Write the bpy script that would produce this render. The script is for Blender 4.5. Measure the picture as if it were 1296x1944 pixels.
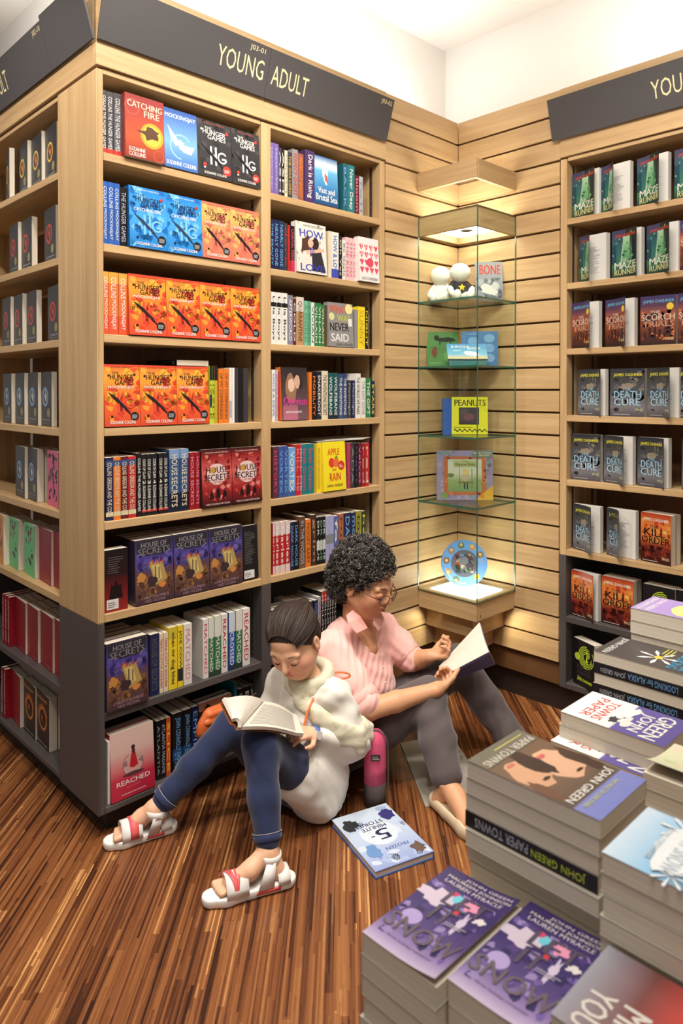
import bpy, bmesh, math, random
import numpy as np
from mathutils import Vector, Matrix
for o in list(bpy.data.objects): bpy.data.objects.remove(o)
scene = bpy.context.scene
COL = scene.collection
# ---------------------------------------------------------------- camera, world, lights, exposure
F_PX, CY_PX, PITCH, YAW = 1360.07, 753.17, -0.0091, 0.7694
CAM = Vector((-1.010, -2.131, 1.419))
FW = Vector((math.sin(YAW)*math.cos(PITCH), math.cos(YAW)*math.cos(PITCH), math.sin(PITCH)))
RT = Vector((math.cos(YAW), -math.sin(YAW), 0)); UP = RT.cross(FW)
cd = bpy.data.cameras.new('camera'); cam = bpy.data.objects.new('camera', cd); COL.objects.link(cam)
cam.location = CAM
cam.rotation_euler = Matrix((RT, UP, -FW)).transposed().to_euler()
cd.sensor_fit = 'VERTICAL'; cd.sensor_height = 36; cd.sensor_width = 24
cd.lens = F_PX/1944*36; cd.shift_y = (CY_PX-972)/1944
cd.clip_start = .05
cd.dof.use_dof = True; cd.dof.focus_distance = 2.35; cd.dof.aperture_fstop = 4.5
scene.camera = cam
vs = scene.view_settings
vs.view_transform = 'Standard'; vs.look = 'None'; vs.gamma = 1; vs.use_curve_mapping = False
vs.exposure = 0.14
w = bpy.data.worlds.new('world'); scene.world = w; w.use_nodes = True
w.node_tree.nodes['Background'].inputs[0].default_value = (1, .96, .91, 1)
w.node_tree.nodes['Background'].inputs[1].default_value = .29
def area(name, loc, aim, sx, sy, power, col=(1, .955, .89)):
    l = bpy.data.lights.new(name, 'AREA'); l.shape = 'RECTANGLE'; l.size = sx; l.size_y = sy; l.energy = power; l.color = col
    o = bpy.data.objects.new(name, l); COL.objects.link(o); o.location = loc
    o.rotation_euler = (Vector(aim)-Vector(loc)).to_track_quat('-Z', 'Y').to_euler()
    return o
def spot(name, loc, aim, power, size=70, blend=.6, rad=.06, col=(1, .95, .875)):
    l = bpy.data.lights.new(name, 'SPOT'); l.energy = power; l.spot_size = math.radians(size); l.spot_blend = blend; l.shadow_soft_size = rad; l.color = col
    o = bpy.data.objects.new(name, l); COL.objects.link(o); o.location = loc
    o.rotation_euler = (Vector(aim)-Vector(loc)).to_track_quat('-Z', 'Y').to_euler()
    return o
area('ceiling_lamp_panel', (-.6, -1.9, 3.27), (-.6, -1.9, 0), 1.5, 1.0, 50)
area('ceiling_lamp_panel', (.45, -.95, 3.27), (.45, -.95, 0), .8, .6, 26)
spot('ceiling_spot', (-.35, -.95, 3.24), (.4, 0, 1.2), 88, 85)
spot('ceiling_spot', (.6, -1.0, 3.24), (1.0, 0, 1.0), 52, 80)
spot('ceiling_spot', (.8, -1.4, 3.24), (1.85, -.95, 1.1), 60, 80)
spot('ceiling_spot', (-1.2, .1, 3.24), (0, .5, 1.2), 115, 85)
spot('ceiling_spot', (.1, -1.2, 3.24), (.55, -.45, .2), 80, 60)
# cove lamps lying behind the fascia, shining up the white wall
area('cove_lamp', (1.0, .2, 2.76), (1.0, .24, 4), 1.7, .06, 9, (1, .985, .95))
area('cove_lamp', (2.05, -.9, 2.76), (2.09, -.9, 4), .06, 2.0, 10, (1, .985, .95))
area('cove_lamp', (.2, 1.1, 2.76), (.24, 1.1, 4), .06, 1.7, 8, (1, .985, .95))
# ---------------------------------------------------------------- helpers
def ray(px, py): return FW + RT*((px-648)/F_PX) - UP*((py-CY_PX)/F_PX)
def on_y(px, py, y): d = ray(px, py); return CAM + d*((y-CAM.y)/d.y)
def on_x(px, py, x): d = ray(px, py); return CAM + d*((x-CAM.x)/d.x)
def on_z(px, py, z): d = ray(px, py); return CAM + d*((z-CAM.z)/d.z)
def lin(c):
    out = []
    for v in c[:3]:
        v = v/255
        out.append(v/12.92 if v <= .04045 else ((v+.055)/1.055)**2.4)
    return tuple(out)+(1,)
def tag(o, label, cat, group=None):
    o['label'] = label; o['category'] = cat
    if group: o['group'] = group
    return o
def struct(o): o['kind'] = 'structure'; return o
def empty(name, loc=(0, 0, 0), rz=0, parent=None):
    o = bpy.data.objects.new(name, None); COL.objects.link(o); o.location = loc; o.rotation_euler = (0, 0, rz); o.empty_display_size = .05
    if parent: o.parent = parent
    return o
def link(name, me, parent=None, mat=None):
    o = bpy.data.objects.new(name, me); COL.objects.link(o)
    if parent: o.parent = parent
    if mat is not None and not me.materials: me.materials.append(mat)
    return o
def mesh(verts, faces, mat=None, name='mesh', smooth=False, cols=None):
    me = bpy.data.meshes.new(name); me.from_pydata([tuple(v) for v in verts], [], faces); me.update()
    if mat is not None: me.materials.append(mat)
    if smooth: me.polygons.foreach_set('use_smooth', [True]*len(me.polygons))
    if cols is not None:
        at = me.color_attributes.new('Col', 'FLOAT_COLOR', 'POINT')
        at.data.foreach_set('color', np.asarray(cols, dtype=np.float32).ravel())
    return me
def box_vf(a, b):
    x0, y0, z0 = a; x1, y1, z1 = b
    v = [(x0,y0,z0),(x1,y0,z0),(x1,y1,z0),(x0,y1,z0),(x0,y0,z1),(x1,y0,z1),(x1,y1,z1),(x0,y1,z1)]
    f = [(0,3,2,1),(4,5,6,7),(0,1,5,4),(1,2,6,5),(2,3,7,6),(3,0,4,7)]
    return v, f
def bev_box(a, b, r=.0015, seg=1):
    bm = bmesh.new(); v, f = box_vf(a, b); vs_ = [bm.verts.new(p) for p in v]
    for q in f: bm.faces.new([vs_[i] for i in q])
    if r > 0: bmesh.ops.bevel(bm, geom=bm.edges[:], offset=r, segments=seg, affect='EDGES', profile=.5)
    me = bpy.data.meshes.new('box'); bm.to_mesh(me); bm.free(); return me
def box(name, a, b, mat, parent=None, r=.0015):
    a2 = tuple(min(p, q) for p, q in zip(a, b)); b2 = tuple(max(p, q) for p, q in zip(a, b))
    me = bev_box(a2, b2, r); me.materials.append(mat); return link(name, me, parent)
def merge(parts):
    V = []; F = []
    for v, f in parts:
        n = len(V); V += list(v); F += [tuple(i+n for i in q) for q in f]
    return V, F
def tube_vf(pts, rads, n=8, cap=True):
    pts = [Vector(p) for p in pts]; V = []; F = []
    if not hasattr(rads, '__len__'): rads = [rads]*len(pts)
    t0 = (pts[1]-pts[0]).normalized(); up = Vector((0, 0, 1)) if abs(t0.z) < .9 else Vector((1, 0, 0))
    nrm = t0.cross(up).normalized()
    for i, p in enumerate(pts):
        t = (pts[min(i+1, len(pts)-1)]-pts[max(i-1, 0)]).normalized()
        nrm = (nrm-t*nrm.dot(t)).normalized(); bn = t.cross(nrm)
        for k in range(n):
            a = 2*math.pi*k/n; V.append(p+(nrm*math.cos(a)+bn*math.sin(a))*rads[i])
    for i in range(len(pts)-1):
        for k in range(n):
            F.append((i*n+k, i*n+(k+1) % n, (i+1)*n+(k+1) % n, (i+1)*n+k))
    if cap: F.append(tuple(range(n-1, -1, -1))); F.append(tuple((len(pts)-1)*n+k for k in range(n)))
    return V, F
def lathe_vf(prof, n=24, c=(0, 0, 0)):
    V = []; F = []
    for r_, z in prof:
        for k in range(n):
            a = 2*math.pi*k/n; V.append((c[0]+r_*math.cos(a), c[1]+r_*math.sin(a), c[2]+z))
    for i in range(len(prof)-1):
        for k in range(n): F.append((i*n+k, i*n+(k+1) % n, (i+1)*n+(k+1) % n, (i+1)*n+k))
    F.append(tuple(range(n-1, -1, -1))); F.append(tuple((len(prof)-1)*n+k for k in range(n)))
    return V, F
# ---------------------------------------------------------------- materials
def new_mat(name):
    m = bpy.data.materials.new(name); m.use_nodes = True; nt = m.node_tree
    return m, nt, nt.nodes['Principled BSDF']
def N(nt, t, **kw):
    n = nt.nodes.new(t)
    for k, v in kw.items(): setattr(n, k, v)
    return n
def plain(name, rgb, rough=.5, metal=0, spec=.5, noise=0, scale=40, bump=0):
    m, nt, b = new_mat(name); b.inputs['Roughness'].default_value = rough; b.inputs['Metallic'].default_value = metal
    b.inputs['Specular IOR Level'].default_value = spec
    c = lin(rgb); b.inputs['Base Color'].default_value = c
    if noise or bump:
        tc = N(nt, 'ShaderNodeTexCoord'); nz = N(nt, 'ShaderNodeTexNoise'); nz.inputs['Scale'].default_value = scale; nz.inputs['Detail'].default_value = 4
        nt.links.new(tc.outputs['Object'], nz.inputs['Vector'])
        if noise:
            cr = N(nt, 'ShaderNodeValToRGB'); cr.color_ramp.elements[0].position = .3; cr.color_ramp.elements[1].position = .7
            cr.color_ramp.elements[0].color = tuple(v*(1-noise) for v in c[:3])+(1,); cr.color_ramp.elements[1].color = tuple(min(1, v*(1+noise)) for v in c[:3])+(1,)
            nt.links.new(nz.outputs['Fac'], cr.inputs['Fac']); nt.links.new(cr.outputs['Color'], b.inputs['Base Color'])
        if bump:
            bp = N(nt, 'ShaderNodeBump'); bp.inputs['Strength'].default_value = bump; bp.inputs['Distance'].default_value = .002
            nt.links.new(nz.outputs['Fac'], bp.inputs['Height']); nt.links.new(bp.outputs['Normal'], b.inputs['Normal'])
    return m
def wood(name, c1, c2, axis, rough=.45):
    m, nt, b = new_mat(name); b.inputs['Roughness'].default_value = rough; b.inputs['Specular IOR Level'].default_value = .35
    tc = N(nt, 'ShaderNodeTexCoord'); mp = N(nt, 'ShaderNodeMapping'); sc = [26, 26, 26]; sc[axis] = 1.3; mp.inputs['Scale'].default_value = sc
    oi = N(nt, 'ShaderNodeObjectInfo'); ad = N(nt, 'ShaderNodeVectorMath', operation='ADD')
    ml = N(nt, 'ShaderNodeMath', operation='MULTIPLY'); ml.inputs[1].default_value = 37
    nt.links.new(oi.outputs['Random'], ml.inputs[0]); nt.links.new(tc.outputs['Object'], ad.inputs[0]); nt.links.new(ml.outputs[0], ad.inputs[1])
    nt.links.new(ad.outputs[0], mp.inputs['Vector'])
    nz = N(nt, 'ShaderNodeTexNoise'); nz.inputs['Scale'].default_value = 1; nz.inputs['Detail'].default_value = 6; nz.inputs['Distortion'].default_value = .8
    nt.links.new(mp.outputs[0], nz.inputs['Vector'])
    n2 = N(nt, 'ShaderNodeTexNoise'); n2.inputs['Scale'].default_value = 9; n2.inputs['Detail'].default_value = 3; nt.links.new(mp.outputs[0], n2.inputs['Vector'])
    mx = N(nt, 'ShaderNodeMath', operation='MULTIPLY_ADD'); mx.inputs[1].default_value = .35; nt.links.new(n2.outputs['Fac'], mx.inputs[0]); nt.links.new(nz.outputs['Fac'], mx.inputs[2])
    cr = N(nt, 'ShaderNodeValToRGB'); cr.color_ramp.elements[0].position = .42; cr.color_ramp.elements[1].position = .92
    cr.color_ramp.elements[0].color = lin(c1); cr.color_ramp.elements[1].color = lin(c2)
    nt.links.new(mx.outputs[0], cr.inputs['Fac']); nt.links.new(cr.outputs['Color'], b.inputs['Base Color'])
    return m
OAK1, OAK2 = (168, 134, 92), (198, 165, 119)
oak_x = wood('oak grain along x', OAK1, OAK2, 0); oak_y = wood('oak grain along y', OAK1, OAK2, 1); oak_z = wood('oak grain upright', OAK1, OAK2, 2)
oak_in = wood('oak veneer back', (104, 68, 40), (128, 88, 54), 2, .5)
dark = plain('charcoal laminate', (74, 68, 66), .45, noise=.06, scale=90)
kick_m = plain('black plinth', (36, 26, 22), .5)
sign_m = plain('grey sign face', (72, 68, 68), .6, noise=.03, scale=200)
cream_m = plain('cream sign lettering', (226, 210, 160), .5)
white_m = plain('white plaster', (236, 232, 226), .9, spec=.1)
steel_m = plain('brushed steel strip', (150, 146, 138), .35, .9)
slot_m = plain('dark slot', (30, 26, 24), .6)
def color_attr_mat(name, rough=.4, spec=.5, noise=.10, scale=30, coat=0, sheen=0, bump=0, sub=0, gain=1):
    m, nt, b = new_mat(name); b.inputs['Roughness'].default_value = rough; b.inputs['Specular IOR Level'].default_value = spec
    at = N(nt, 'ShaderNodeAttribute', attribute_name='Col')
    b.inputs['Coat Weight'].default_value = coat; b.inputs['Coat Roughness'].default_value = .12
    if sheen: b.inputs['Sheen Weight'].default_value = sheen
    if sub:
        b.inputs['Subsurface Weight'].default_value = sub; b.inputs['Subsurface Radius'].default_value = (.012, .005, .003); b.inputs['Subsurface Scale'].default_value = .6
    tc = N(nt, 'ShaderNodeTexCoord'); nz = N(nt, 'ShaderNodeTexNoise'); nz.inputs['Scale'].default_value = scale; nz.inputs['Detail'].default_value = 5
    nt.links.new(tc.outputs['Object'], nz.inputs['Vector'])
    hs = N(nt, 'ShaderNodeMapRange'); hs.inputs['To Min'].default_value = gain*(1-noise); hs.inputs['To Max'].default_value = gain*(1+noise)
    nt.links.new(nz.outputs['Fac'], hs.inputs['Value'])
    mu = N(nt, 'ShaderNodeVectorMath', operation='SCALE'); nt.links.new(at.outputs['Color'], mu.inputs[0]); nt.links.new(hs.outputs[0], mu.inputs['Scale'])
    nt.links.new(mu.outputs[0], b.inputs['Base Color'])
    if bump:
        bp = N(nt, 'ShaderNodeBump'); bp.inputs['Strength'].default_value = bump; bp.inputs['Distance'].default_value = .002
        nt.links.new(nz.outputs['Fac'], bp.inputs['Height']); nt.links.new(bp.outputs['Normal'], b.inputs['Normal'])
    return m
# ---------------------------------------------------------------- setting: floor, walls, ceiling
L = 1.849                       # inner corner of the two panelled walls
ZTOP, ZG, SP = 2.725, 2.419, .0999
def floor_mat():
    m, nt, b = new_mat('strip wood floor'); b.inputs['Specular IOR Level'].default_value = .45
    tc = N(nt, 'ShaderNodeTexCoord'); mp = N(nt, 'ShaderNodeMapping'); mp.inputs['Rotation'].default_value = (0, 0, math.radians(-45.5))
    nt.links.new(tc.outputs['Object'], mp.inputs['Vector'])
    sx = N(nt, 'ShaderNodeSeparateXYZ'); nt.links.new(mp.outputs[0], sx.inputs[0])
    def layer(width, length, seed):
        v = N(nt, 'ShaderNodeMath', operation='DIVIDE'); v.inputs[1].default_value = width; nt.links.new(sx.outputs['Y'], v.inputs[0])
        fl = N(nt, 'ShaderNodeMath', operation='FLOOR'); nt.links.new(v.outputs[0], fl.inputs[0])
        a = N(nt, 'ShaderNodeMath', operation='ADD'); a.inputs[1].default_value = seed; nt.links.new(fl.outputs[0], a.inputs[0])
        wn = N(nt, 'ShaderNodeTexWhiteNoise', noise_dimensions='1D'); nt.links.new(a.outputs[0], wn.inputs['W'])
        u = N(nt, 'ShaderNodeMath', operation='DIVIDE'); u.inputs[1].default_value = length; nt.links.new(sx.outputs['X'], u.inputs[0])
        us = N(nt, 'ShaderNodeMath', operation='MULTIPLY_ADD'); us.inputs[1].default_value = 9; nt.links.new(wn.outputs['Value'], us.inputs[0]); nt.links.new(u.outputs[0], us.inputs[2])
        uf = N(nt, 'ShaderNodeMath', operation='FLOOR'); nt.links.new(us.outputs[0], uf.inputs[0])
        cb = N(nt, 'ShaderNodeCombineXYZ'); nt.links.new(a.outputs[0], cb.inputs[0]); nt.links.new(uf.outputs[0], cb.inputs[1])
        w2 = N(nt, 'ShaderNodeTexWhiteNoise', noise_dimensions='2D'); nt.links.new(cb.outputs[0], w2.inputs['Vector'])
        return w2.outputs['Value']
    l1 = layer(.0062, .42, 3.0); l2 = layer(.019, .7, 71.0); l3 = layer(.0031, .25, 500.0)
    m1 = N(nt, 'ShaderNodeMath', operation='MULTIPLY_ADD'); m1.inputs[1].default_value = .34; nt.links.new(l2, m1.inputs[0])
    m2 = N(nt, 'ShaderNodeMath', operation='MULTIPLY'); m2.inputs[1].default_value = .48; nt.links.new(l1, m2.inputs[0]); nt.links.new(m2.outputs[0], m1.inputs[2])
    m3 = N(nt, 'ShaderNodeMath', operation='MULTIPLY_ADD'); m3.inputs[1].default_value = .22; nt.links.new(l3, m3.inputs[0]); nt.links.new(m1.outputs[0], m3.inputs[2])
    gr = N(nt, 'ShaderNodeTexNoise'); mp2 = N(nt, 'ShaderNodeMapping'); mp2.inputs['Scale'].default_value = (7, 260, 1); nt.links.new(mp.outputs[0], mp2.inputs['Vector'])
    nt.links.new(mp2.outputs[0], gr.inputs['Vector']); gr.inputs['Detail'].default_value = 3
    m4 = N(nt, 'ShaderNodeMath', operation='MULTIPLY_ADD'); m4.inputs[1].default_value = .16; nt.links.new(gr.outputs['Fac'], m4.inputs[0]); nt.links.new(m3.outputs[0], m4.inputs[2])
    cr = N(nt, 'ShaderNodeValToRGB'); r = cr.color_ramp
    stops = [(.2, (36, 17, 10)), (.36, (74, 38, 20)), (.54, (106, 61, 32)), (.74, (128, 78, 43)), (.95, (148, 97, 56)), (1.1, (198, 146, 88))]
    r.elements[0].position, r.elements[0].color = stops[0][0], lin(stops[0][1]); r.elements[1].position, r.elements[1].color = stops[-1][0], lin(stops[-1][1])
    for p, c in stops[1:-1]: e = r.elements.new(p); e.color = lin(c)
    nt.links.new(m4.outputs[0], cr.inputs['Fac']); nt.links.new(cr.outputs['Color'], b.inputs['Base Color'])
    b.inputs['Roughness'].default_value = .36
    return m
struct(box('floor', (-4, -5, -.05), (L+.6, 4, 0), floor_mat(), r=0))
struct(box('ceiling', (-4, -5, 3.30), (L+.6, 4, 3.36), white_m, r=0))
struct(box('wall_back', (.34, .34, 0), (L+.34, .40, 3.30), white_m, r=0))
struct(box('wall_side', (.34, .40, 0), (.40, 4, 3.30), white_m, r=0))
struct(box('wall_right', (L+.34, -5, 0), (L+.40, .40, 3.30), white_m, r=0))
# slatted corner panelling: every slat a piece of its own
R2, Q1 = 1.322, -.548
gap = .0095
pa = struct(box('wall_left_panel', (R2, .018, .1215), (L+.05, .03, ZTOP-.02), plain('groove brown', (92, 58, 26), .7), r=0))
pb = struct(box('wall_right_panel', (L+.018, Q1, .1215), (L+.03, .0175, ZTOP-.02), bpy.data.materials['groove brown'], r=0))
zs = [ZTOP, 2.619, 2.519]+[ZG-k*SP for k in range(23)]
for i in range(len(zs)-1):
    z1, z0 = zs[i]-gap/2, zs[i+1]+gap/2
    if i == 0: z1 = ZTOP
    if z0 < .115: z0 = .121
    if z1 < .16: break
    xa = R2+.004 if i > 2 else R2
    box('slat', (xa, 0, z0), (L-.0005, .018, z1), oak_x, pa, .0012)
    box('slat', (L, Q1+.004 if i > 2 else Q1, z0), (L+.018, -.0005, z1), oak_y, pb, .0012)
# plinths
for n_, a_, b_ in (('trim_1', (.048, .048, 0), (R2+.05, .33, .082)), ('trim_2', (R2, .045, 0), (L+.05, .06, .121)), ('trim_3', (L+.045, -2.6, 0), (L+.06, .045, .121)), ('trim_4', (.048, .33, 0), (.3, 2.2, .082))):
    struct(box(n_, a_, b_, kick_m, r=0))
# fascia bands above the bookcases
FD = .02
fa = struct(box('trim_5', (-.007, -.006, ZG+.009), (.648, .014, ZTOP), oak_x)); struct(box('trim_6', (.6485, -.006, ZG+.009), (R2-.0005, .014, ZTOP), oak_x))
struct(box('trim_7', (-.007, .0145, ZG+.009), (.013, 2.2, ZTOP), oak_y)); struct(box('trim_8', (L-.006, Q1-.0005, ZG+.009), (L+.014, -2.6, ZTOP), oak_y))
struct(box('trim_9', (.0135, .0145, ZTOP-.03), (R2, .335, ZTOP-.01), oak_x)); struct(box('trim_10', (L+.0145, -2.6, ZTOP-.03), (L+.335, .3, ZTOP-.01), oak_y)); struct(box('trim_11', (.0135, .3365, ZTOP-.03), (.335, 2.2, ZTOP-.01), oak_y))
# ---------------------------------------------------------------- bookcases
TH = .026
def standard(name, p0, z0, z1, along, parent):
    # slotted steel strip with its slots
    a = Vector(p0); V = []; Fc = []
    n = Vector((0, 0, 0)); wv = Vector((.008, 0, 0)) if along == 'x' else Vector((0, .008, 0))
    dv = Vector((0, -.002, 0)) if along == 'x' else Vector((-.002, 0, 0))
    o = link(name, mesh(*box_vf((a.x-wv.x-abs(dv.x)*0, a.y-wv.y, z0), (a.x+wv.x+abs(dv.x), a.y+wv.y+abs(dv.y), z1)), steel_m), parent)
    return o
def slots(p0, z0, z1, axis, parent, sgn):
    parts = []; z = z0+.02
    while z < z1-.02:
        c = Vector(p0)
        if axis == 'y': parts.append(box_vf((c.x+sgn*.0022-.0006, c.y-.0022, z-.0055), (c.x+sgn*.0022+.0006, c.y+.0022, z+.0055)))
        z += .025
    o = link('slots', mesh(*merge(parts), slot_m), parent); return o
H = [2.164, 1.879, 1.595, 1.300, 1.0045, .713, .401, .101]
D1, D2, R1 = .639, .683, 1.2885
ZP = 2.420
DARK_Z = .713-TH
case = empty('bookcase', (0, 0, 0)); tag(case, 'oak two-bay bookcase with charcoal base, under the long sign between corner panel and slats', 'bookcase')
def upright(x0, x1, y0, y1, parent, mat=None):
    for a_, b_, m_ in ((.082, DARK_Z, dark), (DARK_Z+.0004, ZP, oak_z)):
        box('side_panel', (x0, y0, a_), (x1, y1, b_), m_, parent)
upright(.0005, .018, 0, .288, case); upright(D1, D2, 0, .288, case); upright(R1, R2-.004, 0, .288, case)
for (x0, x1) in ((.0185, D1-.0005), (D2+.0005, R1-.0005)):
    for i, z in enumerate(H):
        m_ = dark if i >= 6 else oak_x
        zb = .082 if i == 7 else z-TH
        box('shelf', (x0, 0, zb), (x1, .275, z), m_, case)
    box('shelf', (x0, 0.004, ZP-.012), (x1, .275, ZP+.006), oak_x, case)
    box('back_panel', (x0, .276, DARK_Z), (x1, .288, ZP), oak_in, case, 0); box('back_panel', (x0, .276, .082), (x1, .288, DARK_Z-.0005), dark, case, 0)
    for yy in (.055, .235):
        for sx, xw in ((1, x0-.0004), (-1, x1+.0004)):
            if sx == 1: continue
            s_ = link('shelf_standard', mesh(*box_vf((xw-.0016, yy-.008, .11), (xw, yy+.008, 2.40)), steel_m), case)
            slots((xw, yy, 0), .12, 2.39, 'y', s_, -1)
# side bookcase (behind the corner, facing the other aisle)
PW = .2915
K = [2.164, 1.873, 1.592, 1.287, 1.003, .713, .401, .101]
sc_ = empty('bookcase', (0, 0, 0)); tag(sc_, 'oak side bookcase with charcoal base round the outer corner', 'bookcase')
FARY = 1.35
for a_, b_, m_ in ((.082, DARK_Z, dark), (DARK_Z+.0004, ZP, oak_z)):
    box('corner_panel', (-.004, .0, a_), (.0, PW, b_), m_, sc_, .0008)
    box('side_panel', (0, FARY, a_), (.30, FARY+.03, b_), m_, sc_)
for i, z in enumerate(K):
    box('shelf', (0, PW+.0005, .082 if i == 7 else z-TH), (.28, FARY-.0005, z), dark if i >= 6 else oak_y, sc_)
box('shelf', (.004, PW+.0005, ZP-.012), (.309, FARY-.0005, ZP+.006), oak_y, sc_)
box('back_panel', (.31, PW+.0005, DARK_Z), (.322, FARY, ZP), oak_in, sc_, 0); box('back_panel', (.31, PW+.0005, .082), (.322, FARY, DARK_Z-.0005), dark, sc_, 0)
for a_, b_, m_ in ((.082, DARK_Z, dark), (DARK_Z+.0004, ZP, oak_in)):
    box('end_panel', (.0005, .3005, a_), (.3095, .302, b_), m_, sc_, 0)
for yy in (.38, .62):
    link('shelf_standard', mesh(*box_vf((.3085, yy-.008, .11), (.3098, yy+.008, 2.4)), steel_m), sc_)
# right bookcase
Q2 = -.579
G = [2.159, 1.881, 1.598, 1.310, 1.031, .728, .438, .148]
YEND = -2.1
DZ2 = .728-TH
rc = empty('bookcase', (L, Q2, 0)); tag(rc, 'oak bookcase with charcoal base behind the stacked book table', 'bookcase')
def rbox(n, a, b, m, r=.0015):
    o = box(n, a, b, m, None, r); o.parent = rc; o.matrix_parent_inverse = Matrix.Translation((-L, -Q2, 0)); return o
for a_, b_, m_ in ((.123, DZ2, dark), (DZ2+.0004, ZP, oak_z)):
    rbox('side_panel', (L, Q2, a_), (L+.30, Q1-.0005, b_), m_); rbox('side_panel', (L, YEND-.03, a_), (L+.30, YEND, b_), m_)
for i, z in enumerate(G):
    rbox('shelf', (L, YEND+.0005, .123 if i == 7 else z-TH), (L+.28, Q2-.0005, z), dark if i >= 6 else oak_y)
rbox('shelf', (L+.004, YEND+.0005, ZP-.012), (L+.28, Q2-.0005, ZP+.006), oak_y)
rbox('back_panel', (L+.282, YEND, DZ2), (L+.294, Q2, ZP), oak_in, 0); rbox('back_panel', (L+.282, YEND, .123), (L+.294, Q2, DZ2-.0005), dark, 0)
for yy in (.055, .235):
    o = link('shelf_standard', mesh(*box_vf((L+yy-.008, Q2-.0011, .16), (L+yy+.008, Q2+.0004, 2.4)), steel_m)); o.parent = rc; o.matrix_parent_inverse = Matrix.Translation((-L, -Q2, 0))
# ---------------------------------------------------------------- text meshes (built-in font)
_tc = {}
def text_vf(s, bold=.0):
    if (s, bold) in _tc: return _tc[s, bold]
    cu = bpy.data.curves.new('t', 'FONT'); cu.body = s; cu.resolution_u = 2; cu.fill_mode = 'FRONT'; cu.offset = bold
    o = bpy.data.objects.new('t', cu); COL.objects.link(o)
    me = bpy.data.meshes.new_from_object(o.evaluated_get(bpy.context.evaluated_depsgraph_get()))
    v = np.array([tuple(p.co) for p in me.vertices]) if len(me.vertices) else np.zeros((0, 3)); f = [tuple(p.vertices) for p in me.polygons]
    bpy.data.objects.remove(o); bpy.data.curves.remove(cu); bpy.data.meshes.remove(me)
    if len(v): v = v-[v[:, 0].min(), v[:, 1].min(), 0]
    _tc[s, bold] = (v, f); return _tc[s, bold]
# ---------------------------------------------------------------- hanging signs along the fascia
def sign(origin, along, out, length, height, tilt, texts, label, parent=None):
    # origin = lower start point; along = unit vector; leaning outward at the top
    along = Vector(along); out = Vector(out); upv = (Vector((0, 0, 1))*math.cos(tilt)+out*math.sin(tilt)).normalized(); nrm = (out*math.cos(tilt)-Vector((0, 0, 1))*math.sin(tilt)).normalized()
    e = empty('sign_board', origin); tag(e, label, 'sign')
    def P(u, v, n): return along*u+upv*v+nrm*n
    V = [P(u, v, n) for n in (0, .006) for v in (0, height) for u in (0, length)]
    link('board', mesh(V, [(0, 2, 3, 1), (4, 5, 7, 6), (0, 1, 5, 4), (2, 6, 7, 3), (0, 4, 6, 2), (1, 3, 7, 5)], sign_m), e)
    for (s, u0, v0, wd, ht) in texts:
        tv, tf = text_vf(s); W, Hh = tv[:, 0].max(), tv[:, 1].max()
        link('lettering', mesh([P(u0+p[0]/W*wd, v0+p[1]/Hh*ht, .0064) for p in tv], tf, cream_m), e)
    return e
TILT = math.radians(16)
zb = 2.505
sign((-.008, -.012, zb), (1, 0, 0), (0, -1, 0), .645, .172, TILT, [('J03-01', .553-.0, .138, .068, .022), ('YOUNG', .425, .052, .20, .068)], 'long grey sign reading YOUNG beside the outer corner of the bookcase')
sign((.638, -.012, zb), (1, 0, 0), (0, -1, 0), .672, .172, TILT, [('ADULT', .017, .052, .178, .068), ('J03-02', .595, .138, .066, .022)], 'long grey sign reading ADULT ending next to the slatted wall')
sign((-.012, .30, zb), (0, -1, 0), (-1, 0, 0), .308, .172, TILT, [], 'short blank grey sign on the side fascia at the outer corner')
sign((-.012, 1.30, zb), (0, -1, 0), (-1, 0, 0), .999, .158, TILT, [('J02-10', .922, .126, .066, .022), ('YOUNG ADULT', .24, .045, .40, .068)], 'grey side sign with code J02-10 above the side bookcase')
sign((L-.012, -.518, zb), (0, -1, 0), (-1, 0, 0), 1.4, .172, TILT, [('YOUNG ADULT', .438, .052, .40, .068)], 'grey sign over the bookcase behind the book table')
# ---------------------------------------------------------------- glass corner display case
glow = bpy.data.materials.new('lamp panel'); glow.use_nodes = True
_n = glow.node_tree; _n.nodes.remove(_n.nodes['Principled BSDF']); _e = N(_n, 'ShaderNodeEmission'); _e.inputs[0].default_value = (1, .97, .84, 1); _e.inputs[1].default_value = 11
_n.links.new(_e.outputs[0], _n.nodes['Material Output'].inputs[0])
glass = bpy.data.materials.new('clear glass'); glass.use_nodes = True
_n = glass.node_tree; _n.nodes.remove(_n.nodes['Principled BSDF'])
_t = N(_n, 'ShaderNodeBsdfTransparent'); _t.inputs[0].default_value = (.955, .985, .965, 1); _g = N(_n, 'ShaderNodeBsdfGlossy'); _g.inputs['Roughness'].default_value = .02
_l = N(_n, 'ShaderNodeLayerWeight'); _p = N(_n, 'ShaderNodeMath', operation='POWER'); _p.inputs[1].default_value = 5; _n.links.new(_l.outputs['Facing'], _p.inputs[0]); _f = N(_n, 'ShaderNodeMath', operation='MULTIPLY_ADD'); _f.inputs[1].default_value = .8; _f.inputs[2].default_value = .025; _n.links.new(_p.outputs[0], _f.inputs[0]); _m = N(_n, 'ShaderNodeMixShader')
_n.links.new(_f.outputs[0], _m.inputs[0]); _n.links.new(_t.outputs[0], _m.inputs[1]); _n.links.new(_g.outputs[0], _m.inputs[2]); _n.links.new(_m.outputs[0], _n.nodes['Material Output'].inputs[0])
edge_m = plain('green glass edge', (44, 92, 78), .15, spec=.8)
CW, CD = .298, .322       # width along the two walls
case_d = empty('display_case', (L, 0, .2)); tag(case_d, 'lit glass corner display case with oak frames and four glass shelves', 'display case')
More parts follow.
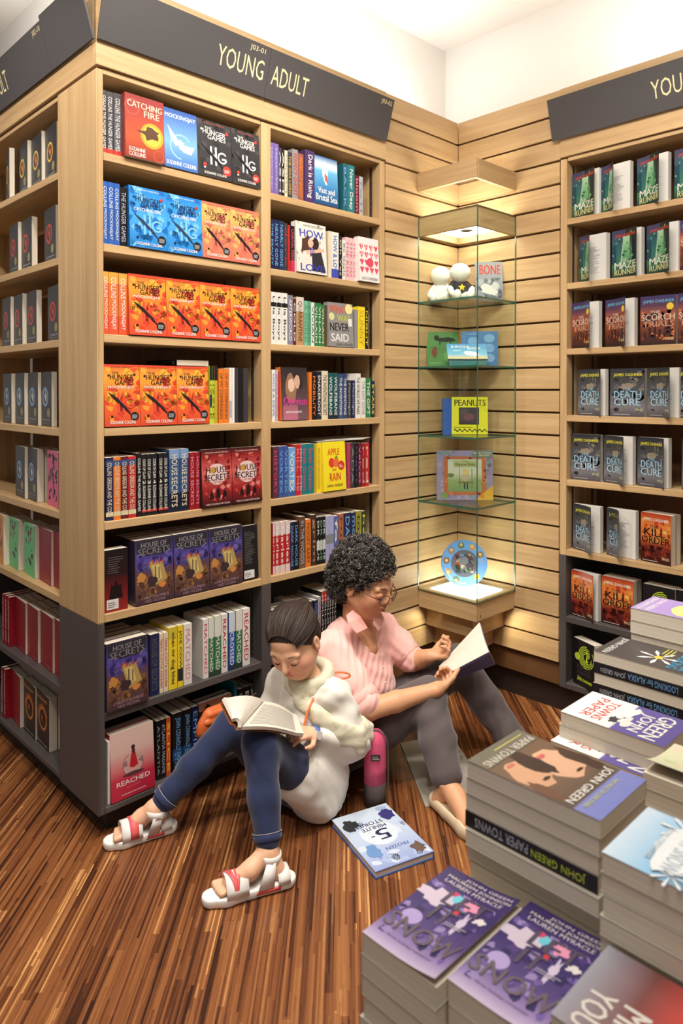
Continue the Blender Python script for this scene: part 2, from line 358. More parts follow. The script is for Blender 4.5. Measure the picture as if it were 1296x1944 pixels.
def cbox(n, a, b, m, r=.0012, parent=None):
    me = bev_box(tuple(min(p, q) for p, q in zip(a, b)), tuple(max(p, q) for p, q in zip(a, b)), r); me.materials.append(m)
    me.transform(Matrix.Translation((-L, 0, -.2))); return link(n, me, parent or case_d)
def ring(n, z0, z1, w_, d_, t=.018):
    x0, y0 = L-w_, -d_
    cbox(n, (x0, y0, z0), (x0+t, -.001, z1), oak_y); cbox(n, (x0+t+.0003, y0, z0), (L-.001, y0+t, z1), oak_x)
    cbox(n, (x0+t+.0003, -t, z0), (L-.001, -.001, z1), oak_x); cbox(n, (L-t, y0+t+.0003, z0), (L-.001, -t-.0003, z1), oak_y)
ring('canopy_side', 2.331, 2.416, CW+.012, CD+.004); ring('top_frame_side', 2.128, 2.218, CW, CD)
cbox('frame_top', (L-CW+.0185, -CD+.0185, 2.196), (L-.0185, -.0185, 2.206), white_m)
cbox('lamp_panel', (L-CW+.03, -CD+.03, 2.207), (L-.03, -.03, 2.211), glow)
lp = cbox('lamp_panel', (L-CW+.04, -CD+.04, 2.156), (L-.035, -.035, 2.162), glow); cbox('lamp_rod', (L-.16, -.17, 2.1625), (L-.14, -.15, 2.1955), steel_m)
rv, rf = lathe_vf([(.030, 0), (.030, -.004), (.024, -.005), (.024, -.001)], 24, (-.15, -.16, 2.1558-.2)); link('spot_ring', mesh(rv, rf, steel_m), case_d)
# base box with luminous top
cbox('base_side', (L-CW, -CD, .417), (L-CW+.018, -.001, .505), oak_y); cbox('base_side', (L-CW+.0183, -CD, .417), (L-.001, -CD+.018, .505), oak_x)
cbox('base_floor', (L-CW+.0183, -CD+.0183, .417), (L-.001, -.001, .43), oak_x)
cbox('base_rim', (L-CW+.0183, -CD+.0183, .494), (L-.001, -.001, .5), plain('pale rim', (190, 170, 130), .5))
cbox('lamp_panel', (L-CW+.038, -CD+.038, .5003), (L-.04, -.04, .5035), glow)
bv, bf = lathe_vf([(.004, 0), (.004, .002), (.002, .003)], 12); b_ = link('lock', mesh([(L-CW+.03-L+p[0], -CD-p[2], .44-.2+p[1]) for p in bv], bf, steel_m), case_d)
# stepped oak foot under the base
for i, (c_, z0, z1) in enumerate(((.246, .322, .4165), (.186, .222, .3215), (.14, .122, .2215))):
    cbox('foot_step', (L-c_, -c_-.02, z0), (L-c_+.016, -.001, z1), oak_y); cbox('foot_step', (L-c_+.0163, -c_-.02, z0), (L-.001, -c_-.004, z1), oak_x)
def pane(n, a, b, thin):
    v, f = box_vf(tuple(min(p, q) for p, q in zip(a, b)), tuple(max(p, q) for p, q in zip(a, b)))
    me = mesh([(p[0]-L, p[1], p[2]-.2) for p in v], f, glass); me.materials.append(edge_m)
    for p in me.polygons:
        if abs(p.normal[thin]) < .5: p.material_index = 1
    return link(n, me, case_d)
pane('glass_pane', (L-CW-.0062, -CD-.0062, .5), (L-CW-.0002, -.002, 2.215), 0)
pane('glass_pane', (L-CW, -CD-.0062, .5), (L-.002, -CD-.0002, 2.215), 1)
SHZ = [1.826, 1.528, 1.214, .910]
for z in SHZ: pane('glass_shelf', (L-CW+.0005, -CD+.0005, z-.009), (L-.001, -.001, z), 2)
def pt_lamp(loc, p, r=.02):
    l = bpy.data.lights.new('case_lamp', 'POINT'); l.energy = p; l.shadow_soft_size = r; l.color = (1, .93, .66); o = bpy.data.objects.new('case_lamp', l); COL.objects.link(o); o.location = loc
spot('case_lamp', (L-CW+.04, -.10, .412), (L-CW-.15, 0.0, .22), 2.2, 110, .7, .012, (1, .92, .66)); spot('case_lamp', (L-.10, -CD+.04, .412), (L, -CD-.15, .22), 2.2, 110, .7, .012, (1, .92, .66))
def diag(px, py, t):
    d = ray(px, py); n = Vector((-.70711, -.70711, 0)); k = (t-(CAM-Vector((L, 0, 0))).dot(n))/d.dot(n); return CAM+d*k
# ---------------------------------------------------------------- book builder
PRINT = color_attr_mat('printed ink', .38, .4, .05, 60, gain=.84)
COVER = color_attr_mat('printed cover', .34, .45, .10, 24, gain=.84)
GLOSSY = color_attr_mat('shrink wrapped cover', .22, .6, .14, 26, coat=.55)
def paper_mat(name, c, axis):
    m, nt, b = new_mat(name); b.inputs['Roughness'].default_value = .85; b.inputs['Specular IOR Level'].default_value = .15
    tc = N(nt, 'ShaderNodeTexCoord'); mp = N(nt, 'ShaderNodeMapping'); sc = [6, 6, 6]; sc[axis] = 900; mp.inputs['Scale'].default_value = sc
    nz = N(nt, 'ShaderNodeTexNoise'); nz.inputs['Scale'].default_value = 1; nz.inputs['Detail'].default_value = 2
    nt.links.new(tc.outputs['Object'], mp.inputs['Vector']); nt.links.new(mp.outputs[0], nz.inputs['Vector'])
    cr = N(nt, 'ShaderNodeValToRGB'); cr.color_ramp.elements[0].position = .3; cr.color_ramp.elements[1].position = .7
    k = lin(c); cr.color_ramp.elements[0].color = tuple(v*.8 for v in k[:3])+(1,); cr.color_ramp.elements[1].color = k
    nt.links.new(nz.outputs['Fac'], cr.inputs['Fac']); nt.links.new(cr.outputs['Color'], b.inputs['Base Color']); return m
PAGES = paper_mat('cream page edges', (222, 210, 190), 1); PAGES_W = paper_mat('white page edges', (226, 220, 210), 1)
CN = dict(black=(26, 24, 26), charcoal=(60, 57, 60), slate=(84, 84, 92), navy=(30, 36, 74), blue=(50, 96, 176), sky=(112, 164, 214), teal=(32, 122, 128), green=(52, 124, 72), mint=(126, 188, 150),
  lime=(196, 210, 60), yellow=(236, 208, 40), mustard=(196, 158, 50), orange=(230, 122, 42), red=(190, 42, 42), crimson=(150, 26, 36), maroon=(98, 30, 38), pink=(228, 136, 152), rose=(206, 70, 96),
  purple=(92, 68, 130), violet=(120, 96, 160), lavender=(168, 168, 208), white=(230, 225, 216), cream=(224, 208, 178), grey=(142, 140, 140), brown=(98, 66, 46), tan=(182, 142, 102), silver=(176, 178, 186))
def C3(c): return CN[c] if isinstance(c, str) else c
def to_f(c): return lin(C3(c))
class Print:
    # collects flat ink shapes on a w x h face; u,v in metres; z order by layer
    def __init__(s, w, h): s.w, s.h, s.V, s.F, s.C, s.k = w, h, [], [], [], 0
    def add(s, vs_, fs, cols):
        n = len(s.V); s.k += 1; d = .00022+.00006*s.k
        s.V += [(p[0], p[1], d) for p in vs_]; s.F += [tuple(i+n for i in f) for f in fs]; s.C += cols
    def poly(s, pts, c): s.add([(u*s.w, v*s.h) for u, v in pts], [tuple(range(len(pts)))], [to_f(c)]*len(pts))
    def rect(s, u0, v0, u1, v1, c): s.grad(u0, u1, [(v0, c), (v1, c)])
    def grad(s, u0, u1, stops, nx=8):
        vs_, fs, cs = [], [], []
        for v, c in stops:
            for i in range(nx+1): vs_.append(((u0+(u1-u0)*i/nx)*s.w, v*s.h)); cs.append(to_f(c))
        for j in range(len(stops)-1):
            for i in range(nx): a = j*(nx+1)+i; fs.append((a, a+1, a+nx+2, a+nx+1))
        s.add(vs_, fs, cs)
    def text(s, t, u0, v0, u1, v1, c, rot=0):
        v, f = text_vf(t)
        if not len(v): return
        W, Hh = v[:, 0].max(), v[:, 1].max(); a = v[:, 0]/W; b = v[:, 1]/Hh
        if rot == 0: P = [((u0+(u1-u0)*x)*s.w, (v0+(v1-v0)*y)*s.h) for x, y in zip(a, b)]
        else: P = [((u0+(u1-u0)*y)*s.w, (v1-(v1-v0)*x)*s.h) for x, y in zip(a, b)]      # reads downwards
        n_ = len(P); q_ = .022*(abs(v1-v0)*s.h if rot == 0 else abs(u1-u0)*s.w)
        s.add([(x-q_, y) for x, y in P], f, [to_f(c)]*n_); s.add([(x+q_, y) for x, y in P], f, [to_f(c)]*n_)
    def disc(s, u, v, r_, c, n=24, sq=1.0):
        P = [(u*s.w+r_*s.w*math.cos(2*math.pi*i/n), v*s.h+r_*s.w*sq*math.sin(2*math.pi*i/n)) for i in range(n)]; s.add(P, [tuple(range(n))], [to_f(c)]*n)
    def ring(s, u, v, r0, r1, c, n=28, a0=0, a1=1):
        P = []; 
        for i in range(n+1):
            a = 2*math.pi*(a0+(a1-a0)*i/n)
            for r_ in (r0, r1): P.append((u*s.w+r_*s.w*math.cos(a), v*s.h+r_*s.w*math.sin(a)))
        s.add(P, [(2*i, 2*i+1, 2*i+3, 2*i+2) for i in range(n)], [to_f(c)]*len(P))
    def blob(s, u, v, ru, rv, c, seed=0, rough=.25, n=18):
        rd = random.Random(seed); P = []
        for i in range(n):
            a = 2*math.pi*i/n; k = 1+rough*(rd.random()*2-1); P.append((u*s.w+ru*s.w*k*math.cos(a), v*s.h+rv*s.h*k*math.sin(a)))
        s.add(P, [tuple(range(n))], [to_f(c)]*n)
    def speck(s, n, seed, pal, u0, v0, u1, v1, size):
        rd = random.Random(seed); vs_, fs, cs = [], [], []
        for i in range(n):
            c = to_f(rd.choice(pal)); cu = (u0+(u1-u0)*rd.random())*s.w; cv = (v0+(v1-v0)*rd.random())*s.h; m = rd.choice((4, 5, 6)); a0 = rd.random()*6.3; b = len(vs_)
            for j in range(m):
                r_ = size*s.w*(.4+.9*rd.random()); vs_.append((min(max(cu+r_*math.cos(a0+6.283*j/m), u0*s.w), u1*s.w), min(max(cv+r_*math.sin(a0+6.283*j/m), v0*s.h), v1*s.h))); cs.append(c)
            fs.append(tuple(range(b, b+m)))
        s.add(vs_, fs, cs)
    def lines(s, n, u0, v0, u1, v1, c, seed=1, th=.5):
        rd = random.Random(seed); st = (v1-v0)/n
        for i in range(n):
            e = u0+(u1-u0)*(.55+.45*rd.random()); s.poly([(u0, v0+i*st), (e, v0+i*st), (e, v0+(i+th)*st), (u0, v0+(i+th)*st)], c)
_mc = {}
def cover_mesh(w, h, t, front, spine, back, hard, warp, mat, key):
    k = ('c', round(w, 4), round(h, 4), round(t, 4), front, spine, back, hard, warp, mat.name)
    if k in _mc: return _mc[k]
    c = .0024 if hard else .0006; V, Fc, Cs = [], [], []
    def put(vf, col): n = len(V); V.extend(vf[0]); Fc.extend(tuple(i+n for i in f) for f in vf[1]); Cs.extend([to_f(col)]*len(vf[0]))
    nx = 10 if warp else 1
    vs_ = []; fs = []
    for i in range(nx+1):
        x = w*i/nx; dy = -warp[0]*(x/w)**warp[1] if warp else 0; dx = -warp[2]*(x/w)**2 if warp else 0
        for y in (0, c):
            for z in (0, h): vs_.append((x+dx, y+dy, z))
    for i in range(nx):
        a = 4*i; b = a+4
        fs += [(a, b, b+1, a+1), (a+2, a+3, b+3, b+2), (a, a+2, b+2, b), (a+1, b+1, b+3, a+3)]
    fs += [(0, 1, 3, 2), (4*nx, 4*nx+2, 4*nx+3, 4*nx+1)]
    put((vs_, fs), front)
    put(box_vf((c, t-c, 0), (w, t, h)), back); put(box_vf((-.0002, 0, 0), (c, t, h)), spine)
    me = mesh(V, Fc, mat, 'cover', cols=Cs); _mc[k] = me; return me
def pages_mesh(w, h, t, hard, mat):
    k = ('p', round(w, 4), round(h, 4), round(t, 4), hard, mat.name)
    if k in _mc: return _mc[k]
    c = .0025 if hard else .0007; o = .003 if hard else .0006
    me = mesh(*box_vf((c, c, o), (w-o*1.3, t-c, h-o)), mat, 'pages'); _mc[k] = me; return me
def print_mesh(fn, w, h, face, warp=None, t=0):
    k = ('i', fn if isinstance(fn, (str, tuple)) else fn.__name__, round(w, 4), round(h, 4), face, warp, round(t, 4) if face == 'spine' else 0)
    if k in _mc: return _mc[k]
    p = Print(w if face == 'front' else t, h); (DESIGN[fn] if isinstance(fn, str) else spine_design)(p, *(() if isinstance(fn, str) else fn))
    V = []
    for u, v, d in p.V:
        if face == 'front':
            dy = -warp[0]*(max(u, 0)/w)**warp[1] if warp else 0; dx = -warp[2]*(max(u, 0)/w)**2 if warp else 0; V.append((u+dx, dy-d, v))
        else: V.append((-d-.0003, t-u, v))
    me = mesh(V, p.F, PRINT, 'print', cols=p.C); _mc[k] = me; return me
def spine_design(p, text, tc, bands):
    for (v0, v1, c) in bands: p.rect(0, v0, 1, v1, c)
    if text:
        parts = text.split('|'); n = len(parts); lens = [max(len(q), 3) for q in parts]; tot = sum(lens); top = .93
        for q, l_ in zip(parts, lens):
            span = .86*l_/tot; 
            if q: p.text(q, .22, top-span+.012, .78, top-.012, tc[parts.index(q) % len(tc)] if isinstance(tc, tuple) and isinstance(tc[0], str) else tc, 1)
            top -= span
_cnt = [0]
def book(w, h, t, front='black', spine=None, back=None, design=None, sp=None, hard=False, warp=None, wrap=False, pages=None, name='paperback_book'):
    spine = spine or front; back = back or spine
    r = empty('wrapped_book' if wrap and name == 'paperback_book' else name); mat = GLOSSY if wrap else COVER
    link('cover', cover_mesh(w, h, t, C3(front), C3(spine), C3(back), hard, warp, mat, None), r)
    link('page_block', pages_mesh(w, h, t, hard, pages or PAGES), r)
    if design: link('cover_print', print_mesh(design, w, h, 'front', warp), r)
    if sp: link('spine_print', print_mesh(sp, w, h, 'spine', None, t), r)
    return r
def page_print(r, w, h, t, seed=0):
    # first page visible behind a lifted cover
    p = Print(w, h); p.rect(.02, .01, .985, .99, (226, 222, 216)); p.lines(4, .3, .80, .7, .88, (120, 116, 112), seed, .35); p.lines(26, .2, .12, .8, .74, (140, 136, 132), seed+1, .3)
    k = ('pp', round(w, 4), round(h, 4), seed)
    if k not in _mc: _mc[k] = mesh([(u, .0009-d*.3, v) for u, v, d in p.V], p.F, PRINT, cols=p.C)
    link('first_page', _mc[k], r)
ORD = ['first', 'second', 'third', 'fourth', 'fifth', 'sixth', 'seventh', 'eighth', 'ninth', 'tenth', 'eleventh', 'twelfth', 'thirteenth', 'fourteenth', 'fifteenth', 'sixteenth', 'seventeenth', 'eighteenth', 'nineteenth', 'twentieth', 'twenty-first', 'twenty-second', 'twenty-third', 'twenty-fourth', 'twenty-fifth', 'twenty-sixth']
SHN = ['top shelf', 'second shelf', 'third shelf', 'fourth shelf', 'fifth shelf', 'sixth shelf', 'seventh shelf', 'bottom shelf']
# ---------------------------------------------------------------- front cover designs
DESIGN = {}
def D(f): DESIGN[f.__name__] = f; return f
@D
def ember(p):
    p.grad(0, 1, [(0, (150, 52, 36)), (.35, (196, 84, 44)), (.75, (170, 56, 44)), (1, (150, 44, 42))]); p.ring(.18, .8, .16, .19, (180, 84, 60)); p.ring(.85, .1, .12, .15, (180, 84, 60))
    p.text('CATCHING', .06, .80, .95, .90, 'cream'); p.text('FIRE', .48, .68, .88, .78, 'cream'); p.ring(.68, .40, .24, .30, (206, 160, 50)); p.disc(.68, .40, .24, (226, 186, 70)); p.blob(.62, .44, .26, .09, (92, 60, 36), 3, .5, 14)
    p.text('SUZANNE', .08, .10, .5, .16, 'white'); p.text('COLLINS', .08, .02, .5, .085, 'white')
@D
def skybird(p):
    p.grad(0, 1, [(0, (58, 104, 176)), (.45, (120, 172, 224)), (1, (44, 82, 160))]); p.text('MOCKINGJAY', .04, .83, .96, .92, 'white'); p.ring(.5, .38, .30, .34, (150, 196, 236), a0=.1, a1=.75)
    p.poly([(.5, .42), (.1, .72), (.2, .5), (.34, .38)], (226, 230, 236)); p.poly([(.5, .42), (.92, .42), (.8, .28), (.56, .30)], (214, 220, 230)); p.blob(.52, .40, .1, .1, (196, 204, 218), 4, .3); p.text('SUZANNE COLLINS', .05, .05, .95, .12, 'white')
def _hg(p, title, sub, subc, au):
    p.text('ANTHONY HOROWITZ', .2, .945, .8, .965, au); p.text('THE', .22, .845, .42, .885, title); p.text('HUNGER', .17, .755, .83, .84, title); p.text('GAMES', .3, .67, .83, .75, title)
    if sub: p.text(sub, .12, .60, .84, .655, subc)
    p.disc(.86, .84, .035, title, 10); p.disc(.13, .82, .03, title, 10); p.disc(.2, .16, .035, title, 10)
def _emb(p, dark_, lit):
    p.rect(.36, .22, .42, .55, lit); p.rect(.5, .22, .56, .55, lit); p.rect(.36, .36, .56, .41, lit); p.ring(.72, .38, .10, .145, lit, a0=.1, a1=.95); p.rect(.70, .34, .84, .38, lit)
    p.poly([(.1, .56), (.3, .42), (.7, .2), (.78, .16), (.62, .3), (.36, .46)], dark_); p.disc(.84, .16, .115, (30, 28, 30), 20); p.lines(5, .76, .125, .92, .195, (190, 190, 190), 5, .4)
@D
def games_black(p):
    p.rect(0, 0, 1, 1, (52, 49, 50)); p.speck(26, 3, [(70, 66, 66), (40, 38, 40)], 0, .1, 1, 1, .10); _hg(p, 'white', None, 'white', (200, 80, 60))
    _emb(p, (24, 22, 24), (196, 196, 198)); p.disc(.84, .16, .125, (200, 60, 50), 20); p.lines(4, .76, .13, .92, .19, 'white', 5, .4); p.disc(.86, .84, .05, (206, 60, 50), 10); p.disc(.2, .2, .05, (206, 60, 50), 10); p.text('SUZANNE COLLINS', .18, .04, .82, .085, 'white')
@D
def games_blue(p):
    p.grad(0, 1, [(0, (24, 120, 196)), (.5, (70, 160, 224)), (1, (30, 128, 204))]); p.speck(40, 8, [(40, 140, 214), (110, 184, 232), (20, 104, 180)], 0, 0, 1, 1, .11); _hg(p, (26, 34, 60), 'CATCHING FIRE', 'white', 'white'); _emb(p, (40, 60, 90), (120, 190, 236)); p.disc(.84, .84, .04, (206, 60, 60), 10); p.text('SUZANNE COLLINS', .16, .04, .84, .09, 'white')
def _orange(p, pale):
    k = (lambda c: tuple(int(v*.75+235*.25) for v in c)) if pale else (lambda c: c)
    p.grad(0, 1, [(0, k((214, 72, 44))), (.45, k((228, 104, 46))), (.8, k((232, 160, 56))), (1, k((226, 96, 50)))]); p.speck(60, 5, [k((222, 84, 46)), k((238, 170, 60)), k((210, 64, 42)), k((240, 150, 50))], 0, .08, 1, .95, .10); p.rect(0, .965, 1, 1, k((214, 74, 48)))
    _hg(p, (44, 22, 20), 'MOCKINGJAY', 'white', (90, 30, 20)); _emb(p, (34, 26, 30), k((222, 80, 50))); p.text('SUZANNE COLLINS', .14, .04, .86, .09, 'white')
@D
def games_orange(p): _orange(p, False)
@D
def games_pale(p): _orange(p, True)
@D
def house_red(p):
    p.grad(0, 1, [(0, (36, 14, 16)), (.3, (150, 34, 36)), (.6, (206, 96, 90)), (.85, (150, 40, 40)), (1, (40, 18, 20))]); p.speck(36, 2, [(190, 60, 56), (120, 24, 28), (214, 120, 112)], .05, .1, .95, .9, .08); p.disc(.5, .56, .33, (222, 190, 184), 24, .9)
    p.text('HOUSE', .14, .58, .86, .69, (34, 24, 28)); p.disc(.36, .635, .085, (190, 140, 60), 16); p.text('SECRETS', .08, .45, .92, .56, (34, 24, 28)); p.text('BATTLE OF THE BEASTS', .12, .40, .88, .435, (170, 40, 40))
    for u, s_ in ((.3, .8), (.52, 1), (.74, .85)): p.poly([(u-.07, .12), (u-.05, .28*s_), (u-.02, .30*s_), (u, .36*s_), (u+.03, .30*s_), (u+.06, .28*s_), (u+.07, .12), (u, .16)], (28, 16, 18))
    p.text('A boundless read and a full novel', .12, .93, .88, .955, (220, 200, 190)); p.text('CHRIS COLUMBUS NED VIZZINI', .1, .03, .9, .06, (214, 190, 180))
@D
def secrets_castle(p):
    p.grad(0, 1, [(0, (66, 44, 54)), (.3, (104, 72, 66)), (.5, (92, 62, 78)), (.68, (78, 66, 140)), (.8, (62, 54, 116)), (1, (52, 46, 60))]); p.speck(44, 7, [(90, 78, 150), (70, 58, 128), (110, 96, 160)], .03, .5, .97, .78, .09); p.speck(40, 9, [(124, 84, 58), (92, 60, 52), (150, 100, 62)], .03, .1, .97, .42, .09)
    p.poly([(.04, .97), (.96, .97), (.94, .80), (.7, .74), (.3, .74), (.06, .80)], (44, 40, 46)); p.text('HOUSE OF', .16, .87, .84, .95, (136, 132, 136)); p.text('SECRETS', .08, .76, .92, .86, (122, 118, 122))
    p.poly([(.36, .60), (.42, .66), (.48, .60), (.56, .66), (.62, .6), (.70, .63), (.84, .34), (.52, .26)], (176, 146, 84)); p.poly([(.42, .58), (.62, .58), (.7, .36), (.54, .32)], (206, 182, 112)); p.rect(.5, .36, .54, .56, (112, 94, 70)); p.rect(.6, .36, .63, .54, (112, 94, 70))
    for i in range(5): p.poly([(.34+i*.09, .60), (.37+i*.09, .68), (.39+i*.09, .61)], (190, 70, 60))
    p.blob(.44, .34, .12, .08, (60, 44, 46), 6); p.blob(.7, .26, .1, .05, (206, 130, 66), 8); p.blob(.15, .42, .12, .07, (190, 130, 66), 10); p.text('CHRIS COLUMBUS', .14, .075, .86, .12, (160, 126, 130)); p.text('NED VIZZINI', .24, .02, .76, .06, (160, 126, 130))
@D
def reached(p):
    p.grad(0, 1, [(0, (176, 28, 56)), (.30, (196, 48, 74)), (.48, (214, 130, 128)), (.7, (220, 184, 172)), (1, (224, 190, 178))]); p.disc(.5, .47, .24, (206, 160, 154), 28); p.ring(.5, .47, .225, .24, (120, 96, 98)); p.blob(.5, .33, .24, .03, (92, 52, 58), 2, .1)
    p.poly([(.42, .44), (.46, .60), (.48, .68), (.55, .68), (.57, .60), (.62, .44), (.52, .41)], (186, 36, 46)); p.disc(.515, .72, .045, (60, 40, 36), 14); p.poly([(.485, .72), (.55, .72), (.55, .62), (.50, .62)], (60, 40, 36))
    p.poly([(.46, .67), (.36, .58), (.33, .54), (.36, .53), (.49, .64)], (214, 168, 148)); p.poly([(.56, .67), (.68, .58), (.72, .55), (.70, .53), (.55, .63)], (214, 168, 148))
    p.poly([(.28, .52), (.36, .55), (.38, .47), (.30, .46)], (150, 116, 116)); p.poly([(.62, .50), (.74, .54), (.72, .46)], (150, 116, 116)); p.text('REACHED', .12, .20, .88, .27, 'white'); p.text('ALLY CONDIE', .34, .145, .66, .165, (214, 120, 130)); p.text('AN INTERNATIONAL BESTSELLER', .22, .055, .78, .075, (236, 200, 200))
@D
def empire(p):
    p.grad(0, 1, [(0, (30, 24, 26)), (.4, (60, 40, 38)), (.7, (176, 120, 92)), (1, (150, 92, 66))]); p.blob(.2, .65, .26, .3, (38, 28, 28), 3); p.blob(.46, .62, .14, .17, (212, 178, 158), 7, .1); p.blob(.75, .72, .2, .14, (206, 86, 46), 9, .4); p.blob(.72, .62, .12, .09, (226, 150, 90), 11, .4)
    p.text('JOHN', .24, .33, .5, .38, (170, 170, 176)); p.text('EMPIRE', .1, .18, .92, .31, 'white'); p.text('JOHN CONNOLLY', .14, .1, .8, .15, 'white')
@D
def sea(p):
    p.grad(0, 1, [(0, (30, 70, 120)), (.35, (60, 130, 184)), (.7, (104, 176, 214)), (.82, (220, 236, 240)), (1, (50, 100, 156))]); p.blob(.45, .66, .10, .2, (216, 226, 230), 2, .4); p.blob(.5, .56, .06, .1, (190, 90, 80), 4, .4); p.text('Vast and', .15, .24, .85, .36, 'white'); p.text('Brutal Sea', .05, .08, .95, .22, 'white')
@D
def love(p):
    p.rect(0, 0, 1, 1, (226, 218, 206)); p.speck(30, 4, [(206, 196, 180), (190, 180, 160), (170, 170, 150)], 0, .1, 1, 1, .05); p.blob(.34, .5, .18, .24, (84, 54, 46), 3, .15); p.blob(.62, .58, .13, .14, (52, 36, 34), 5, .15); p.blob(.47, .60, .09, .09, (222, 176, 152), 6, .1); p.poly([(.14, .05), (.2, .42), (.42, .46), (.5, .05)], (230, 214, 200)); p.poly([(.5, .05), (.5, .44), (.8, .50), (.96, .05)], (46, 44, 52)); p.poly([(.3, .44), (.92, .53), (.92, .47), (.34, .37)], (220, 176, 150))
    p.text('HOW', .12, .71, .90, .86, (60, 66, 170)); p.text('to', .44, .39, .58, .52, (60, 66, 170)); p.text('LOVE', .12, .04, .92, .18, (60, 66, 170)); p.text('KATIE COTUGNO', .25, .92, .9, .96, (120, 110, 110))
@D
def kiss(p):
    p.rect(0, 0, 1, 1, (232, 224, 220))
    for r_, s_ in enumerate(('THE', 'KISS', '', '')):
        v = .76-.17*r_
        for i in range(4):
            u = .14+.24*i; p.poly([(u-.1, v+.05), (u-.05, v+.085), (u, v+.06), (u+.05, v+.085), (u+.1, v+.05), (u, v-.06)], (222, 70, 92))
        if s_: p.text('  '.join(s_), .10, v-.01, .10+.2*len(s_), v+.06, 'white')
    p.disc(.55, .44, .16, (214, 60, 84), 20); p.text('LUCY COURTENAY', .12, .04, .92, .10, (130, 120, 120))
@D
def never(p):
    p.rect(0, 0, 1, 1, (142, 138, 134)); p.text('WHAT', .07, .76, .76, .94, (206, 86, 56)); p.text('WAS', .36, .58, .88, .73, (186, 190, 70)); p.text('NEVER', .06, .36, .82, .54, (40, 38, 40)); p.text('SAID', .10, .12, .80, .30, (232, 228, 222)); p.disc(.84, .88, .15, (232, 220, 150), 18); p.disc(.14, .68, .11, (214, 214, 150), 14); p.rect(.80, .48, .95, .66, (226, 222, 214)); p.text('EMMA CRAIGIE', .3, .03, .95, .08, (90, 86, 84))
@D
def oblivion(p):
    p.grad(0, 1, [(0, (120, 84, 92)), (.3, (92, 70, 74)), (.7, (66, 54, 54)), (1, (46, 40, 42))]); p.blob(.36, .6, .2, .28, (150, 112, 84), 2, .1); p.blob(.38, .66, .12, .13, (222, 184, 160), 3, .08); p.blob(.66, .74, .16, .16, (52, 40, 36), 4, .15); p.blob(.60, .72, .11, .13, (206, 164, 140), 5, .08); p.grad(.05, .6, [(0, (190, 110, 130)), (.28, (160, 96, 110))]); p.text('Oblivion', .08, .28, .95, .44, (206, 60, 140)); p.text('ANTHONY HOROWITZ', .15, .13, .75, .17, 'white')
@D
def apple(p):
    p.rect(0, 0, 1, 1, (240, 216, 40)); p.text('APPLE', .22, .72, .74, .86, (206, 60, 40)); p.blob(.38, .57, .13, .10, (214, 60, 44), 2, .06); p.blob(.58, .57, .13, .10, (226, 110, 60), 3, .06); p.poly([(.5, .66), (.62, .72), (.66, .66)], (90, 140, 60)); p.text('AND', .4, .40, .58, .45, (206, 60, 40)); p.text('RAIN', .28, .20, .76, .36, (206, 60, 40)); p.disc(.80, .5, .15, (206, 60, 44), 20); p.lines(4, .71, .465, .89, .53, 'white', 2, .4); p.text('SARAH CROSSAN', .16, .08, .84, .13, (120, 60, 40))
def _medal(p, ring_, fill, title, bg=(46, 44, 46)):
    p.rect(0, 0, 1, 1, bg); p.ring(.44, .54, .22, .27, ring_); p.ring(.44, .54, .19, .205, fill)
    p.poly([(.3, .62), (.42, .5), (.5, .44), (.62, .62), (.52, .54), (.46, .68), (.42, .56)], fill); p.disc(.74, .25, .13, (150, 134, 84), 18); p.text(title, .2, .10, .9, .135, (196, 196, 196)); p.text('SUZANNE COLLINS', .25, .05, .85, .075, (150, 150, 150))
@D
def medal_gold(p): _medal(p, (226, 196, 70), (214, 120, 60), 'THE HUNGER GAMES')
@D
def medal_red(p): _medal(p, (206, 60, 46), (196, 60, 40), 'CATCHING FIRE')
@D
def medal_blue(p): _medal(p, (120, 170, 220), (196, 206, 216), 'MOCKINGJAY')
@D
def pinkface(p): p.rect(0, 0, 1, 1, (222, 90, 130)); p.speck(40, 3, [(40, 30, 40), (60, 40, 50)], .1, .1, .9, .95, .09)
@D
def greenbird(p): p.rect(0, 0, 1, 1, (98, 196, 128)); p.speck(18, 3, [(40, 60, 50), (130, 60, 60), (70, 140, 100)], .15, .2, .85, .9, .09); p.text('M M', .2, .85, .8, .95, (40, 50, 46))
@D
def orangebird(p): p.rect(0, 0, 1, 1, (226, 150, 70)); p.speck(18, 6, [(60, 40, 40), (160, 80, 50)], .15, .2, .85, .9, .09)
@D
def redplain(p): p.grad(0, 1, [(0, (150, 22, 36)), (1, (134, 26, 38))]); p.text('the hunger games', .5, .05, .95, .075, (226, 180, 180))
@D
def fiery(p):
    p.grad(0, 1, [(0, (40, 26, 20)), (1, (52, 34, 24))]); p.ring(.5, .52, .26, .33, (214, 130, 50)); p.ring(.5, .52, .32, .40, (170, 80, 34), a0=.05, a1=.5)
    for i in range(26):
        a = i*.2417; p.poly([(.5+.28*math.cos(a), .52+.19*math.sin(a)), (.5+.33*math.cos(a+.1), .52+.22*math.sin(a+.1)), (.5+.45*math.cos(a+.2), .56+.31*math.sin(a+.2))], (226, 160, 70) if i % 2 else (200, 100, 40))
    p.poly([(.36, .6), (.5, .46), (.62, .62), (.5, .55)], (206, 90, 50)); p.text('MOCKINGJAY', .08, .85, .92, .92, (206, 170, 110)); p.text('SUZANNE COLLINS', .1, .05, .9, .09, (200, 180, 150))
